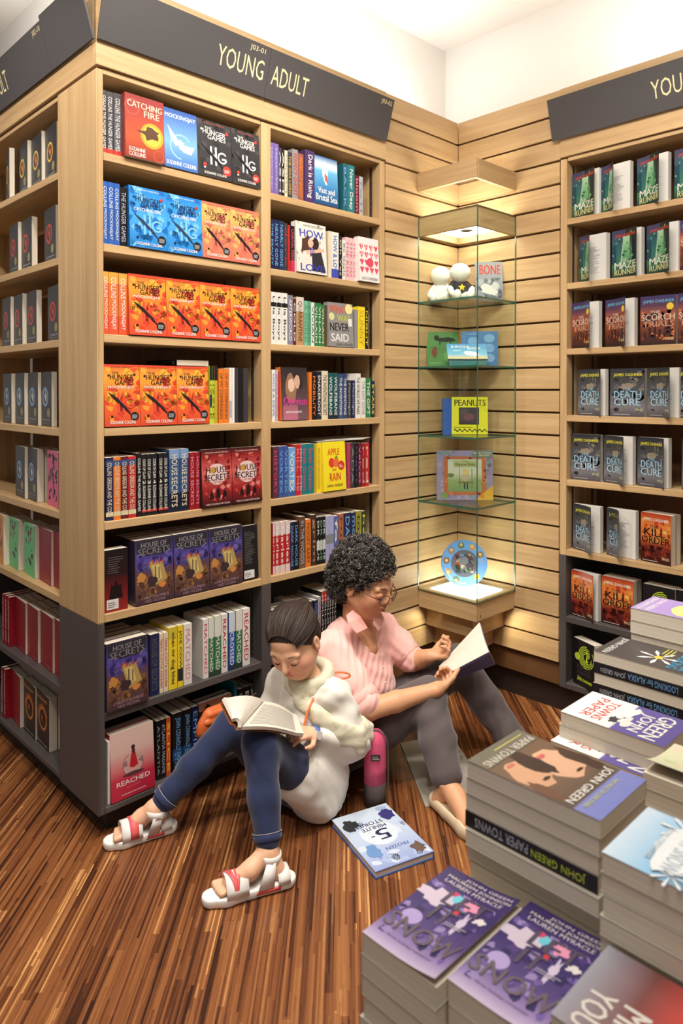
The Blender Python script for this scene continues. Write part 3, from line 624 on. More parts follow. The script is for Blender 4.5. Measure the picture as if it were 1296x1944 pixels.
@D
def maze(p):
    p.grad(0, .5, [(0, (36, 54, 46)), (.3, (60, 120, 90)), (.7, (50, 92, 100)), (1, (66, 58, 92))]); p.grad(.5, 1, [(0, (30, 44, 36)), (.4, (80, 128, 92)), (.8, (40, 60, 52)), (1, (30, 32, 36))]); p.poly([(.28, .2), (.36, .2), (.46, .86), (.42, .86)], (150, 190, 150)); p.grad(.4, .68, [(.25, (76, 140, 96)), (.6, (120, 176, 120)), (.85, (170, 206, 170))]); p.rect(.78, .3, .98, .95, (26, 36, 34)); p.rect(.0, .3, .16, .7, (34, 70, 84)); p.speck(16, 4, [(44, 84, 74), (110, 160, 120), (30, 40, 40)], .02, .3, .98, .95, .05)
    p.text('JAMES DASHNER', .12, .83, .94, .91, (206, 66, 46)); p.text('THE', .32, .33, .56, .40, (210, 206, 190)); p.text('MAZE', .10, .19, .95, .33, (222, 218, 200)); p.text('RUNNER', .10, .06, .97, .18, (206, 200, 140))
@D
def scorch(p):
    p.grad(0, 1, [(0, (40, 28, 30)), (.3, (110, 58, 40)), (.6, (176, 96, 64)), (.8, (92, 60, 84)), (1, (60, 56, 104))]); p.speck(40, 3, [(196, 110, 66), (130, 64, 44), (60, 40, 50)], .03, .1, .97, .7, .08)
    for i in range(6): p.rect(.1+.14*i, .16, .17+.14*i, .26+.06*((i*7) % 4), (60, 34, 30))
    p.text('JAMES DASHNER', .08, .84, .95, .92, (110, 180, 214)); p.disc(.84, .77, .10, (232, 200, 60), 16); p.text('THE', .3, .64, .56, .70, (220, 196, 176)); p.text('SCORCH', .04, .50, .97, .63, (216, 192, 172)); p.text('TRIALS', .08, .37, .95, .49, (206, 150, 120)); p.text('MAZE', .72, .10, .95, .15, (220, 210, 150))
@D
def cure(p):
    p.grad(0, 1, [(0, (74, 72, 78)), (.2, (120, 118, 124)), (.5, (80, 82, 90)), (.8, (66, 66, 62)), (1, (46, 50, 58))]); p.speck(50, 5, [(96, 96, 104), (60, 60, 66), (120, 116, 108), (44, 46, 50)], .02, .1, .98, .95, .08); p.blob(.5, .64, .18, .06, (146, 132, 112), 3, .2); p.text('JAMES DASHNER', .1, .82, .93, .90, (222, 214, 60)); p.text('THE', .36, .54, .62, .60, (150, 186, 204)); p.text('DEATH', .12, .39, .90, .53, (150, 190, 210)); p.text('CURE', .12, .23, .88, .38, (166, 200, 216)); p.text('MAZE', .74, .12, .95, .17, (206, 206, 160)); p.lines(1, .1, .04, .9, .06, (190, 190, 190))
@D
def kill(p):
    p.grad(0, 1, [(0, (40, 16, 16)), (.3, (110, 34, 26)), (.5, (206, 100, 50)), (.75, (226, 130, 56)), (1, (176, 56, 36))]); p.speck(40, 7, [(226, 150, 70), (190, 66, 40), (240, 180, 90)], .03, .4, .97, .9, .09); p.speck(24, 8, [(60, 20, 18), (140, 50, 34)], .03, .05, .97, .35, .1); p.text('JAMES DASHNER', .08, .82, .93, .90, (232, 216, 206)); p.text('THE', .3, .70, .56, .76, (36, 20, 20)); p.text('KILL', .12, .54, .82, .69, (36, 20, 20)); p.text('ORDER', .04, .39, .97, .53, (30, 16, 18)); p.text('MAZE', .72, .09, .95, .14, (226, 206, 160)); p.lines(1, .06, .03, .9, .05, (214, 200, 190))
@D
def labyrinth(p):
    p.rect(0, 0, 1, 1, (24, 22, 24))
    for i in range(5): p.ring(.62, .66, .12+.055*i, .145+.055*i, (196, 220, 60), a0=.06*i, a1=.9-.1*(i % 2)+.05*i)
    p.poly([(.6, .56), (.66, .74), (.7, .7), (.66, .56)], (196, 220, 60)); p.disc(.64, .76, .03, (196, 220, 60), 10); p.disc(.2, .62, .12, (190, 206, 70), 18); p.text('MAZE', .2, .36, .85, .46, (56, 54, 56)); p.text('RUNNER', .2, .25, .85, .34, (56, 54, 56)); p.text('JAMES DASHNER', .2, .10, .9, .18, (206, 226, 60)); p.text('author', .2, .19, .4, .21, (180, 190, 60))
@D
def backblurb(p): p.rect(0, 0, 1, 1, (30, 27, 29)); p.lines(20, .15, .3, .85, .9, (110, 106, 100), 4, .3); p.rect(.06, .03, .72, .18, (222, 218, 212)); p.lines(3, .1, .06, .6, .15, (90, 88, 90), 3, .4)
@D
def darkwater(p): p.grad(0, 1, [(0, (26, 60, 70)), (.5, (36, 110, 124)), (1, (24, 50, 66))]); p.speck(24, 3, [(60, 140, 150), (20, 40, 56)], 0, 0, 1, 1, .1); p.text('BACK', .3, .5, .9, .6, 'white')
@D
def redhouse(p): p.grad(0, 1, [(0, (150, 40, 36)), (.25, (120, 26, 28)), (.6, (40, 18, 20)), (1, (22, 18, 20))]); p.poly([(.2, .2), (.3, .45), (.4, .4), (.5, .52), (.6, .4), (.7, .44), (.8, .2)], (24, 14, 16)); p.lines(8, .15, .62, .85, .9, (96, 90, 88), 4, .3); p.rect(.1, .04, .6, .2, (222, 216, 210)); p.lines(3, .15, .07, .55, .17, (90, 88, 90), 3, .4)
@D
def darkflame(p): p.rect(0, 0, 1, 1, (30, 30, 34)); p.text('IN THE BEAUTIFUL DARK', .08, .9, .9, .93, (110, 170, 120)); [p.poly([(.76+.06*i, .66), (.79+.06*i, .82), (.81+.06*i, .66)], (206, 60, 50)) for i in range(3)]
# ---------------------------------------------------------------- books on the shelves
LOOK = dict(ember='rust red paperback with gold disc emblem', skybird='sky blue paperback with pale bird', games_black='black paperback with white blocky lettering', games_blue='bright blue paperback with dark blocky lettering',
  games_orange='orange paperback with black blocky lettering', games_pale='faded orange paperback with black blocky lettering', house_red='red and black paperback with three silhouettes', secrets_castle='wrapped purple book with crumbling castle',
  reached='pink paperback with figure in red dress', empire='dark paperback with faces and flames', sea='blue paperback with sea picture', love='white paperback with hugging couple', kiss='white paperback with pink hearts', never='grey paperback with big coloured words',
  oblivion='dark paperback with couple and pink script', apple='yellow paperback with red apple', medal_gold='black paperback with gold ring medal', medal_red='black paperback with red ring medal', medal_blue='black paperback with blue ring medal',
  pinkface='hot pink paperback', greenbird='mint green paperback', orangebird='orange flecked paperback', redplain='wrapped plain red paperback', fiery='brown paperback with burning ring', maze='green paperback with orange author name', scorch='sunset coloured paperback with stacked title',
  cure='grey paperback with yellow author name', kill='fiery orange paperback with black title', labyrinth='black paperback with lime labyrinth', backblurb='black book showing its back blurb', darkwater='teal paperback turned half sideways', redhouse='black and red book with price sticker', darkflame='black paperback with red flames')
LOOKC = {v: k for k, v in CN.items()}
def nm(c): return c if isinstance(c, str) else 'dark'
class Row:
    n = 0
def lab(r, look, where, grp): tag(r, f'{look}, {where}', 'book', grp)
SPN = {}
def spine_book(t, h, bg, tc, text, bands=(), depth=.128, pages=None, front=None):
    return book(depth, h, t, front or bg, bg, None, None, (text, tc, tuple(bands)) if text or bands else None, pages=pages)
def j03(bay, row, entries, ox, sc, zoff=0):
    z = H[row]+.0006; ref = 'from corner panel' if bay == 1 else 'from bay divider toward slats'; lim = (.0195, D1-.0045) if bay == 1 else (D2+.0015, R1-.0045)
    n = 0; last = lim[0]
    for e in entries:
        kind = e[0]; px0, px1 = ox+e[1]*sc, ox+e[2]*sc
        kw = e[-1] if isinstance(e[-1], dict) else {}
        yf = kw.get('y', .0 if kind == 'f' else .012)
        x0 = on_y(px0, 753, yf).x; x1 = on_y(px1, 753, yf).x; where = f'{ORD[n]} {ref}, {SHN[row]}'; n += 1; grp = f'books on the {SHN[row]} ' + ('by the corner panel' if bay == 1 else 'toward the slats')
        if kind == 's':
            h, bg, tc, text = e[3:7]; x0 = max(x0, last+.0004)
            if x0 > lim[1]-.009: continue
            x1 = min(max(x1, x0+.008), lim[1])
            t = x1-x0-.0006; r = spine_book(t, h, bg, tc, text, kw.get('b', ()), kw.get('d', .128), kw.get('pages')); r.rotation_euler = (0, 0, math.pi/2); r.location = (x1, yf, z)
            lab(r, f'{nm(bg)} spine with {nm(tc)} lettering', where, grp); last = x1
        elif kind == 'f':
            ds = e[3]; h = kw.get('h', .198); t = kw.get('t', .024); w_ = x1-x0; x0 = max(x0, last+.0004) if not kw.get('over') else x0
            w_ = min(max(x1-x0, .07), .16)
            r = book(w_, h, t, kw.get('c', 'charcoal'), kw.get('sc', None), None, ds, kw.get('sp'), wrap=kw.get('wrap', False)); lean = math.radians(kw.get('lean', -3))
            r.rotation_euler = (lean, 0, 0); zl = z+.001+t*math.sin(-lean)+.0005; r.location = (x0, yf, zl); lab(r, LOOK[ds], where, grp); last = x0+w_
            yy = yf+t+.006+h*math.sin(-lean)*.0
            for q in range(kw.get('stack', 0)):
                b_ = book(w_, h, t, kw.get('c', 'charcoal'), kw.get('sc', None), None, None); b_.rotation_euler = (lean, 0, 0); b_.location = (x0+.001, yf+(t+.0015)*(q+1), zl); lab(b_, LOOK[ds].replace('paperback', 'copy').replace('book', 'copy'), f'{["second","third","fourth","fifth"][q]} deep, {where}', grp)
        elif kind == 'a':      # standing at an angle, spine and cover both showing
            ds = e[3]; h = kw.get('h', .198); t = kw.get('t', .03); ang = math.radians(kw.get('ang', 40)); w_ = kw.get('w', .13)
            r = book(w_, h, t, kw.get('c', 'charcoal'), kw.get('sc', None), None, ds, kw.get('sp')); r.rotation_euler = (0, 0, ang); r.location = (x0+kw.get('dx', 0), yf, z); lab(r, LOOK[ds] if ds else kw['look'], where, grp); last = x1
A4 = .40123
S = 's'; Fo = 'f'
HGs = dict(b=((0, .09, (190, 60, 50)), (.8, 1, (70, 66, 68)),))
MJs = (.198, 'blue', 'white', 'COLLINS|MOCKINGJAY')
j03(1, 0, [(S, 485, 508, .198, 'charcoal', 'white', 'COLLINS|THE HUNGER GAMES', HGs), (S, 508, 540, .198, 'charcoal', 'white', 'COLLINS|THE HUNGER GAMES', HGs), (S, 541, 579, .2, 'slate', 'white', 'COLLINS|THE HUNGER GAMES', HGs),
  (Fo, 581, 781, 'ember', dict(c=(160, 56, 44), y=-.014, h=.203, lean=-2)), (Fo, 783, 938, 'skybird', dict(c='blue', y=-.004, h=.2)), (Fo, 934, 1100, 'games_black', dict(c='charcoal', y=-.004)), (Fo, 1098, 1232, 'games_black', dict(c='charcoal', y=-.006))], 0, A4)
j03(1, 1, [(S, 485, 512, *MJs), (S, 513, 541, *MJs), (S, 542, 568, *MJs), (S, 569, 604, .19, 'black', 'silver', 'THE HUNGER GAMES'), (Fo, 606, 796, 'games_blue', dict(c=(24, 110, 190), t=.03, y=-.006)), (Fo, 797, 960, 'games_blue', dict(c=(24, 110, 190), y=-.006)), (Fo, 961, 1094, 'games_pale', dict(c=(226, 130, 90), y=-.006)), (Fo, 1095, 1232, 'games_pale', dict(c=(226, 130, 90), y=-.006))], 0, A4)
MOs = (.198, (226, 112, 52), 'white', 'COLLINS|MOCKINGJAY', dict(b=((0, .3, (222, 84, 50)), (.82, 1, (230, 160, 66)))))
j03(1, 2, [(S, 487, 515, *MOs), (S, 516, 560, *MOs), (S, 562, 603, *MOs)]+[(Fo, a, b, 'games_orange', dict(c=(222, 84, 46), y=-.004)) for a, b in ((606, 790), (792, 948), (950, 1094), (1096, 1233))], 0, A4)
j03(1, 3, [(Fo, a, b, 'games_orange', dict(c=(222, 84, 46), y=-.002)) for a, b in ((491, 664), (666, 838), (840, 990))]+[(S, 991, 1002, .205, 'lime', 'black', 'PUZZLE', dict(b=((.75, 1, (30, 28, 30)), (.3, .5, (60, 60, 70))))), (S, 1003, 1014, .205, 'lime', 'black', 'PUZZLE', dict(b=((.75, 1, (30, 28, 30)),))), (S, 1015, 1028, .205, 'mustard', 'black', '', dict(b=((.75, 1, (30, 28, 30)),))),
  (S, 1034, 1058, .195, 'orange', 'brown', 'OF MY COMPANION'), (S, 1059, 1081, .195, 'orange', 'brown', 'OF MY COMPANION'), (S, 1084, 1096, .2, 'white', 'grey', '', dict(b=((.1, .4, (180, 170, 180)),))), (S, 1097, 1109, .2, 'white', 'grey', ''), (S, 1112, 1127, .2, 'charcoal', 'grey', ''), (S, 1130, 1148, .2, 'black', 'grey', ''), (S, 1150, 1172, .2, 'charcoal', 'grey', '')], 0, A4)
GR = lambda a, b, bg: (S, a, b, .2, bg, 'cream', 'COLLINS|GREGOR AND THE CODE', dict(b=((.06, .13, (220, 206, 160)), (.86, .95, (60, 80, 120)))))
NB = lambda a, b, k, c: (S, a, b, .203, 'black', 'white', f'CODE OF CLAW|{k}|SUZANNE COLLINS', dict(b=((.06, .1, (200, 60, 50)),)))
j03(1, 4, [GR(498, 534, 'navy'), GR(535, 569, 'orange'), GR(570, 604, 'maroon'), GR(605, 642, 'red'), (S, 646, 668, .208, 'black', 'white', 'COLLINS|THE HUNGER GAMES'), NB(669, 691, 2, 'sky'), NB(692, 716, 3, 'yellow'), NB(717, 741, 4, 'yellow'), NB(748, 770, 4, 'yellow'), NB(771, 794, 5, 'orange'),
  (S, 799, 848, .213, (54, 84, 130), 'cream', 'HOUSE|SECRETS', dict(b=((0, .3, (24, 30, 50)), (.85, 1, (120, 150, 190))))), (S, 850, 890, .213, (54, 84, 130), 'cream', 'HOUSE|SECRETS', dict(b=((0, .3, (24, 30, 50)), (.85, 1, (120, 150, 190))))), (S, 895, 921, .198, 'crimson', 'pink', 'HOUSE SECRETS'), (S, 923, 944, .198, 'crimson', 'pink', 'HOUSE SECRETS'),
  (Fo, 946, 1100, 'house_red', dict(c='black', y=-.006, h=.203)), (Fo, 1102, 1240, 'house_red', dict(c='black', y=-.006, h=.203))], 0, A4)
CA = dict(c=(60, 50, 70), wrap=True, h=.212, t=.034, lean=-2, y=.0)
j03(1, 5, [('a', 590, 632, 'redhouse', dict(c=(30, 18, 20), sc=(150, 40, 40), ang=0, w=.08, t=.04, y=.01, dx=-.0715, h=.198)), (Fo, 640, 820, 'secrets_castle', dict(CA, stack=3)), (Fo, 824, 990, 'secrets_castle', dict(CA, stack=3)), (Fo, 993, 1148, 'secrets_castle', dict(CA, stack=3)), (Fo, 1150, 1205, 'backblurb', dict(c='black', h=.2, y=.01)), (S, 1208, 1234, .205, 'navy', 'grey', 'SECRETS')], 0, A4)
MT = lambda a, b, c, t, w: (S, a, b, .21, 'white', c, t, dict(pages=PAGES_W, b=((0, .12, w),)))
j03(1, 6, [(Fo, 503, 700, 'secrets_castle', dict(CA, stack=4, h=.214, y=-.01)), (S, 705, 750, .205, 'navy', 'slate', 'HOUSE OF SECRETS'), (S, 751, 769, .2, 'cream', 'red', 'TERRA-COTTA SOLDIER'), (S, 771, 792, .2, 'cream', 'red', 'TERRA-COTTA SOLDIER'), (S, 794, 835, .212, 'yellow', 'black', 'when mr dog bites', dict(b=((.82, 1, (206, 186, 50)),))), (S, 837, 862, .212, 'yellow', 'black', 'JOE COWLEY', dict(b=((.1, .3, (40, 38, 30)),))),
  MT(866, 905, 'pink', 'MATCHED', (220, 216, 210)), MT(957, 983, 'rose', 'MATCHED', (220, 216, 210)), (S, 984, 1010, .21, 'green', 'white', '|MATCHED', dict(b=((.66, 1, (220, 220, 206)), (.0, .1, (40, 60, 50))))), (S, 1012, 1043, .21, 'green', 'white', '|MATCHED', dict(b=((.66, 1, (220, 220, 206)), (.0, .1, (40, 60, 50))))), MT(1045, 1074, 'red', 'REACHED', (220, 216, 210)), (S, 1080, 1110, .21, 'blue', 'white', '|CROSSED', dict(b=((.66, 1, (206, 214, 222)), (0, .1, (40, 50, 80))))), (S, 1113, 1143, .21, 'green', 'white', '|MATCHED', dict(b=((.66, 1, (220, 220, 206)), (.0, .1, (40, 60, 50))))), MT(1146, 1180, 'red', 'REACHED', (220, 216, 210))], 0, A4)
j03(1, 7, [(S, 503, 513, .2, 'white', 'grey', ''), (Fo, 520, 730, 'reached', dict(c=(190, 40, 66), y=.0, h=.213, t=.03, lean=-4, stack=1)), (S, 735, 756, .2, 'black', 'grey', 'ATLANTIA', dict(y=.03)), (S, 757, 781, .2, 'black', 'silver', 'ATLANTIA MADAME', dict(y=.03)), (S, 782, 803, .2, (206, 84, 40), 'yellow', 'SLICE', dict(y=.03)), (S, 812, 860, .205, 'black', 'sky', 'JOHN CONNOLLY|EMPIRE', dict(y=.03, b=((.2, .4, (30, 70, 110)),))), (S, 862, 902, .205, 'black', 'sky', 'JOHN CONNOLLY|EMPIRE', dict(y=.03, b=((.2, .4, (30, 70, 110)),))), (S, 904, 936, .2, 'navy', 'sky', 'EMPIRE', dict(y=.04)),
  (Fo, 940, 1100, 'empire', dict(c='black', y=.03, h=.2, stack=1)), (S, 1106, 1118, .23, 'teal', 'white', '', dict(y=.05)), (S, 1125, 1150, .2, 'black', 'grey', 'EDEN', dict(y=.05)), (S, 1152, 1180, .2, 'black', 'white', 'EDEN', dict(y=.05)), (S, 1183, 1205, .2, 'charcoal', 'white', 'ETERNAL', dict(y=.05))], 0, A4)
# bay toward the slats
def q(xa, xb, h, bg, tc, t, **k): return (S, xa, xb, h, bg, tc, t, k) if k else (S, xa, xb, h, bg, tc, t)
j03(2, 0, [q(56, 74, .195, 'violet', 'lavender', 'september'), q(75, 97, .195, 'violet', 'lavender', 'september'), q(98, 110, .185, 'charcoal', 'white', 'ASH'), q(111, 124, .185, 'black', 'white', 'ASH'), q(125, 139, .18, 'cream', 'brown', 'Odysseus'), q(140, 160, .178, 'charcoal', 'mustard', 'THE OAK LORD'), q(161, 188, .195, 'grey', 'red', 'PERFECT GHOST'), q(189, 214, .185, (150, 90, 70), 'orange', 'PERFECTLY GHOST'), q(222, 266, .205, (74, 50, 96), 'white', 'Dark Is Rising', y=.004), (Fo, 268, 380, 'sea', dict(c='blue', h=.196, y=.0)), q(400, 420, .2, (34, 92, 104), 'sky', 'BACK'), q(421, 455, .2, 'teal', 'white', 'Never Deep'), q(457, 476, .165, 'maroon', 'pink', 'bloom'), q(478, 494, .165, 'silver', 'grey', 'fall')], 490, A4)
j03(2, 1, [q(60, 74, .19, 'navy', 'sky', 'THE BEAUTY'), q(75, 98, .19, 'navy', 'sky', 'NEARLY GONE'), q(99, 122, .19, (36, 50, 84), 'sky', 'NEARLY GONE'), q(123, 138, .185, 'charcoal', 'red', 'dark'), q(140, 150, .18, 'red', 'white', ''), q(151, 172, .18, 'black', 'rose', 'UNRIVAL PERFECT', b=((0, .25, (190, 40, 70)),)), (Fo, 174, 326, 'love', dict(c='white', h=.2, y=-.004, t=.028)), q(331, 345, .19, 'cream', 'blue', ''), q(346, 380, .19, 'white', 'blue', 'HOW & LOVE', b=((0, .2, (70, 76, 170)),)), q(382, 396, .18, 'black', 'cream', 'Oh Yes'), q(397, 412, .165, 'white', 'black', 'Be Gayle'), q(413, 430, .18, (230, 190, 190), 'rose', 'THE KISS'), q(431, 446, .18, (230, 190, 190), 'rose', 'THE KISS'), q(447, 460, .18, (230, 190, 190), 'rose', 'THE KISS'), (Fo, 462, 574, 'kiss', dict(c='white', h=.188, y=-.012))], 490, A4)
GB = dict(b=((.72, .8, (30, 28, 30)),))
j03(2, 2, [q(60, 84, .198, 'white', 'black', 'Lola Boys', **GB), q(85, 109, .198, 'white', 'black', 'Lola Boys', **GB), q(110, 138, .198, 'white', 'black', 'Lola Boys', **GB), q(140, 164, .193, (128, 126, 140), 'white', 'AFTERWORLD'), q(165, 178, .18, 'maroon', 'white', 'COLD'), q(179, 215, .19, 'tan', 'brown', 'QUARANTINE', b=((.7, 1, (214, 204, 190)),)), q(218, 233, .178, 'mint', 'green', 'A WORLD'), q(234, 249, .178, (90, 160, 130), 'green', 'A WORLD'), q(250, 265, .175, 'white', 'black', 'VIVIAN'), q(266, 282, .175, 'green', 'white', 'VILLAIN'), q(283, 298, .175, 'green', 'white', 'VILLAIN'), q(299, 313, .17, 'green', 'cream', 'VILLAIN'), q(314, 325, .17, 'brown', 'cream', ''), (Fo, 327, 452, 'never', dict(c='grey', h=.182, y=.0)), q(455, 470, .165, 'grey', 'cream', ''), q(471, 504, .18, 'yellow', 'mustard', 'SUNNY'), q(505, 520, .18, 'black', 'yellow', 'NIGHT')], 490, A4)
j03(2, 3, [q(64, 80, .197, 'white', 'blue', 'ONCE A DEVIL'), q(81, 93, .197, 'silver', 'rose', 'JENNA WOLF'), q(94, 99, .19, 'red', 'cream', ''), (Fo, 104, 238, 'oblivion', dict(c='charcoal', h=.205, y=-.002, t=.03, sc='orange')), q(241, 253, .19, 'orange', 'black', ''), q(254, 274, .19, 'black', 'orange', 'MOBILITY'), q(277, 298, .195, (36, 38, 54), 'white', 'SNAKEROOT'), q(300, 329, .197, 'cream', 'brown', 'THE INVENTIONS SECRET'), q(331, 354, .19, (32, 84, 84), 'white', 'WOLFSBANE', b=((0, .15, (28, 40, 50)),)), q(355, 378, .19, (32, 84, 84), 'white', 'WOLFSBANE', b=((0, .15, (28, 40, 50)),)), q(380, 400, .186, (60, 78, 120), 'white', 'THE INVENTIONS'), q(401, 420, .186, (52, 66, 110), 'white', 'THE INVENTIONS'), q(422, 438, .16, 'charcoal', 'silver', 'Moonlight'), q(440, 457, .16, 'navy', 'silver', 'Moonlight'), q(460, 484, .19, 'white', 'black', 'THE WORLDS WE MAKE'), q(486, 507, .172, 'white', 'grey', 'THE DAY GONE'), q(508, 532, .17, 'green', 'white', 'THE GIFT'), q(534, 550, .158, 'navy', 'yellow', 'STARS')], 490, A4)
j03(2, 4, [q(68, 94, .198, (92, 50, 60), 'rose', 'HISTORY'), q(96, 119, .198, (62, 84, 150), 'sky', 'VORTEX'), q(120, 142, .198, (62, 84, 150), 'sky', 'VORTEX'), q(143, 176, .19, 'sky', 'white', 'VORTEX', b=((0, .12, (60, 90, 150)),)), q(177, 196, .2, 'red', 'pink', 'KILL ME'), q(197, 206, .2, 'rose', 'white', 'KILL ME'), q(207, 231, .2, 'teal', 'rose', 'Sarah Crossan'), q(232, 262, .2, 'teal', 'rose', 'Sarah Crossan'), q(264, 274, .2, 'mustard', 'brown', ''), q(275, 297, .198, 'yellow', 'mustard', 'APPLE & RAIN SARAH CROSSAN'), (Fo, 299, 417, 'apple', dict(c='yellow', h=.2, y=-.004, t=.028)), q(420, 436, .192, (170, 60, 90), 'rose', 'bright'), q(437, 454, .192, 'charcoal', 'grey', 'ADA'), q(456, 472, .19, 'black', 'purple', 'night'), q(473, 488, .188, (90, 30, 40), 'pink', 'velvet'), q(489, 505, .186, 'crimson', 'pink', 'red'), q(506, 524, .186, 'red', 'cream', 'red')], 490, A4)
FE = dict(b=((0, .16, (226, 196, 190)), (.75, 1, (220, 200, 196))))
j03(2, 5, [q(68, 78, .197, 'red', 'white', 'fearless', **FE), q(79, 101, .197, 'red', 'white', 'fearless', **FE), q(102, 126, .197, 'red', 'white', 'fearless', **FE), q(127, 150, .197, 'red', 'white', 'fearless', **FE), q(151, 168, .19, 'navy', 'sky', 'DARK HOUSE'), q(169, 190, .19, 'black', 'sky', 'DARK HOUSE'), q(193, 222, .205, 'brown', 'silver', 'IN THE WOODS', b=((0, .3, (110, 84, 66)),)), q(223, 248, .19, 'orange', 'brown', 'MONEY BABY'), q(250, 274, .205, (66, 48, 42), 'tan', 'grim'), q(276, 290, .192, 'black', 'white', 'DR GUS', b=((.3, .5, (210, 206, 200)),)), q(291, 304, .192, 'black', 'mint', 'DR GUS', b=((.3, .5, (210, 206, 200)),)), q(305, 317, .192, 'black', 'white', 'DR GUS', b=((.3, .5, (210, 206, 200)),)), q(318, 336, .19, 'lavender', 'grey', '', b=((.4, .6, (130, 134, 140)),)), q(337, 357, .19, 'lavender', 'grey', '', b=((.4, .6, (130, 134, 140)),)), q(358, 379, .185, (84, 100, 160), 'white', 'fall'), q(381, 403, .19, (176, 100, 60), 'brown', 'rust'), q(405, 438, .19, 'navy', 'sky', 'DARK'), q(440, 460, .188, (40, 44, 70), 'sky', 'moon'), q(462, 488, .19, (150, 140, 50), 'black', 'toxic', b=((0, .3, (60, 60, 40)),)), q(490, 508, .186, (44, 60, 48), 'lime', 'hex')], 490, A4)
SG = .15432
j03(2, 6, [(Fo, 372, 606, 'darkflame', dict(c='black', h=.172, y=.01, stack=2)), q(635, 680, .178, 'white', 'pink', 'HUSH'), q(682, 734, .178, (226, 206, 206), 'purple', 'HUSH'), q(736, 768, .172, 'brown', 'tan', 'OLD MAGIC'), q(769, 804, .172, 'charcoal', 'tan', 'OLD MAGIC'), q(808, 870, .17, 'black', 'sky', 'NIGHT STAR'), q(882, 924, .17, 'navy', 'sky', 'NIGHT STAR'), q(928, 962, .18, 'silver', 'red', 'WINTER'), q(968, 1002, .198, 'black', 'white', 'HOLLOW', b=((.78, 1, (196, 66, 46)),)), q(1004, 1034, .198, 'black', 'white', 'HOLLOW', b=((.78, 1, (196, 66, 46)),)), q(1036, 1064, .198, 'black', 'white', 'HOLLOW', b=((.78, 1, (90, 80, 140)),)), q(1066, 1094, .198, 'black', 'white', 'HOLLOW', b=((.78, 1, (90, 80, 140)),)), q(1096, 1124, .198, 'black', 'white', 'HOLLOW', b=((.78, 1, (196, 66, 66)),)), q(1126, 1154, .198, 'black', 'white', 'HOLLOW', b=((.78, 1, (196, 66, 66)),))], 460, SG)
# flat papers on top of the fifth shelf books, a black book lying behind on the fourth
pp = empty('magazine', (0, 0, 0)); zz = H[4]+.2035
for i in range(4):
    v, f = box_vf((0, 0, 0), (.26, .17, .0012)); m_ = [(220, 214, 200), (150, 180, 206), (214, 196, 150), (226, 222, 214)][i]
    o = link('sheet', mesh(v, f, plain('loose paper %d' % i, m_, .6)), pp); o.location = (.02*i, -.004*i, i*.0014); o.rotation_euler = (0, 0, math.radians(-3+2*i))
pp.location = (D2+.26, .03, zz); tag(pp, 'loose flat papers lying on the row of books on the fifth shelf', 'papers')
lb = book(.13, .198, .02, 'black', sp=('BLACK TIDE', 'grey', ())); lb.rotation_euler = (math.pi/2, 0, 0); lb.location = (.30, .235, H[3]+.2045); lab(lb, 'black book lying flat', 'behind the orange covers, fourth shelf', 'books on the fourth shelf by the corner panel')
# ---------------------------------------------------------------- side bookcase and right bookcase (covers fanned outward)
def wallbook(plane, z, px, ds, n, where, grp, yaw=14, w=.13, h=.198, t=.026, c='charcoal', off=.036, warp=None, wrap=False, stack=0, pages=None, sp=None):
    y = on_x(px, 753, plane+off*.6).y
    if plane == 0: y = max(y, .306+w*math.cos(math.radians(yaw))+(stack+1)*t*math.sin(math.radians(yaw)))
    else: y = min(y, Q2-.003-(stack*.003+math.sin(math.radians(yaw))*t*(stack+1)))
    rz = -math.pi/2-math.radians(yaw); d_ = Vector((math.cos(rz+math.pi/2), math.sin(rz+math.pi/2), 0))
    for q_ in range(stack+1):
        r = book(w, h, t, c, None, None, ds if q_ == 0 else None, sp, warp=warp if q_ == 0 else None, wrap=wrap, pages=pages)
        r.rotation_euler = (0, 0, rz); r.location = Vector((plane+off, y, z+.0006))+d_*(t+.001)*q_
        lk = LOOK[ds]; lab(r, lk if q_ == 0 else lk.replace('paperback', 'copy'), (('', 'second deep, ', 'third deep, ', 'fourth deep, ')[q_])+f'{ORD[n]} {where}', grp)
        if warp and q_ == 0: page_print(r, w, h, t, n)
def row2(plane, z, shelf, entries, side):
    where = (f'from corner, side bookcase {SHN[shelf]}' if side else f'from slats, {SHN[shelf]} behind table'); grp = f'books on the {SHN[shelf]} ' + ('of the side bookcase' if side else 'behind the table')
    for i, (px, ds, kw) in enumerate(entries): wallbook(plane, z, px, ds, i, where, grp, **kw)
M = {}
b1 = dict(yaw=6, t=.02)
row2(0, K[0], 0, [(80, 'medal_gold', b1), (54, 'medal_gold', b1), (29, 'medal_gold', b1), (6, 'medal_gold', dict(b1, yaw=14))], True)
row2(0, K[1], 1, [(78, 'medal_red', b1), (34, 'medal_red', dict(b1, t=.022, yaw=4)), (12, 'medal_red', b1)], True)
row2(0, K[2], 2, [(84, 'medal_red', b1), (44, 'medal_red', dict(b1, t=.02, yaw=6)), (19, 'medal_red', b1), (-2, 'medal_red', b1)], True)
row2(0, K[3], 3, [(70, 'medal_blue', b1), (46, 'medal_blue', b1), (22, 'medal_blue', b1), (-1, 'medal_blue', b1)], True)
row2(0, K[4], 4, [(82, 'pinkface', dict(yaw=6, c='pink')), (44, 'medal_blue', dict(b1, stack=2, t=.025)), (22, 'medal_blue', dict(b1, stack=1, t=.025))], True)
row2(0, K[5], 5, [(95, 'redplain', dict(yaw=2, wrap=True, c=(140, 24, 36), stack=1)), (66, 'redplain', dict(yaw=4, wrap=True, c=(140, 24, 36), stack=2)), (38, 'greenbird', dict(yaw=5, c='mint', stack=1)), (9, 'greenbird', dict(yaw=5, c='mint', stack=1)), (-12, 'orangebird', dict(yaw=10, c='orange'))], True)
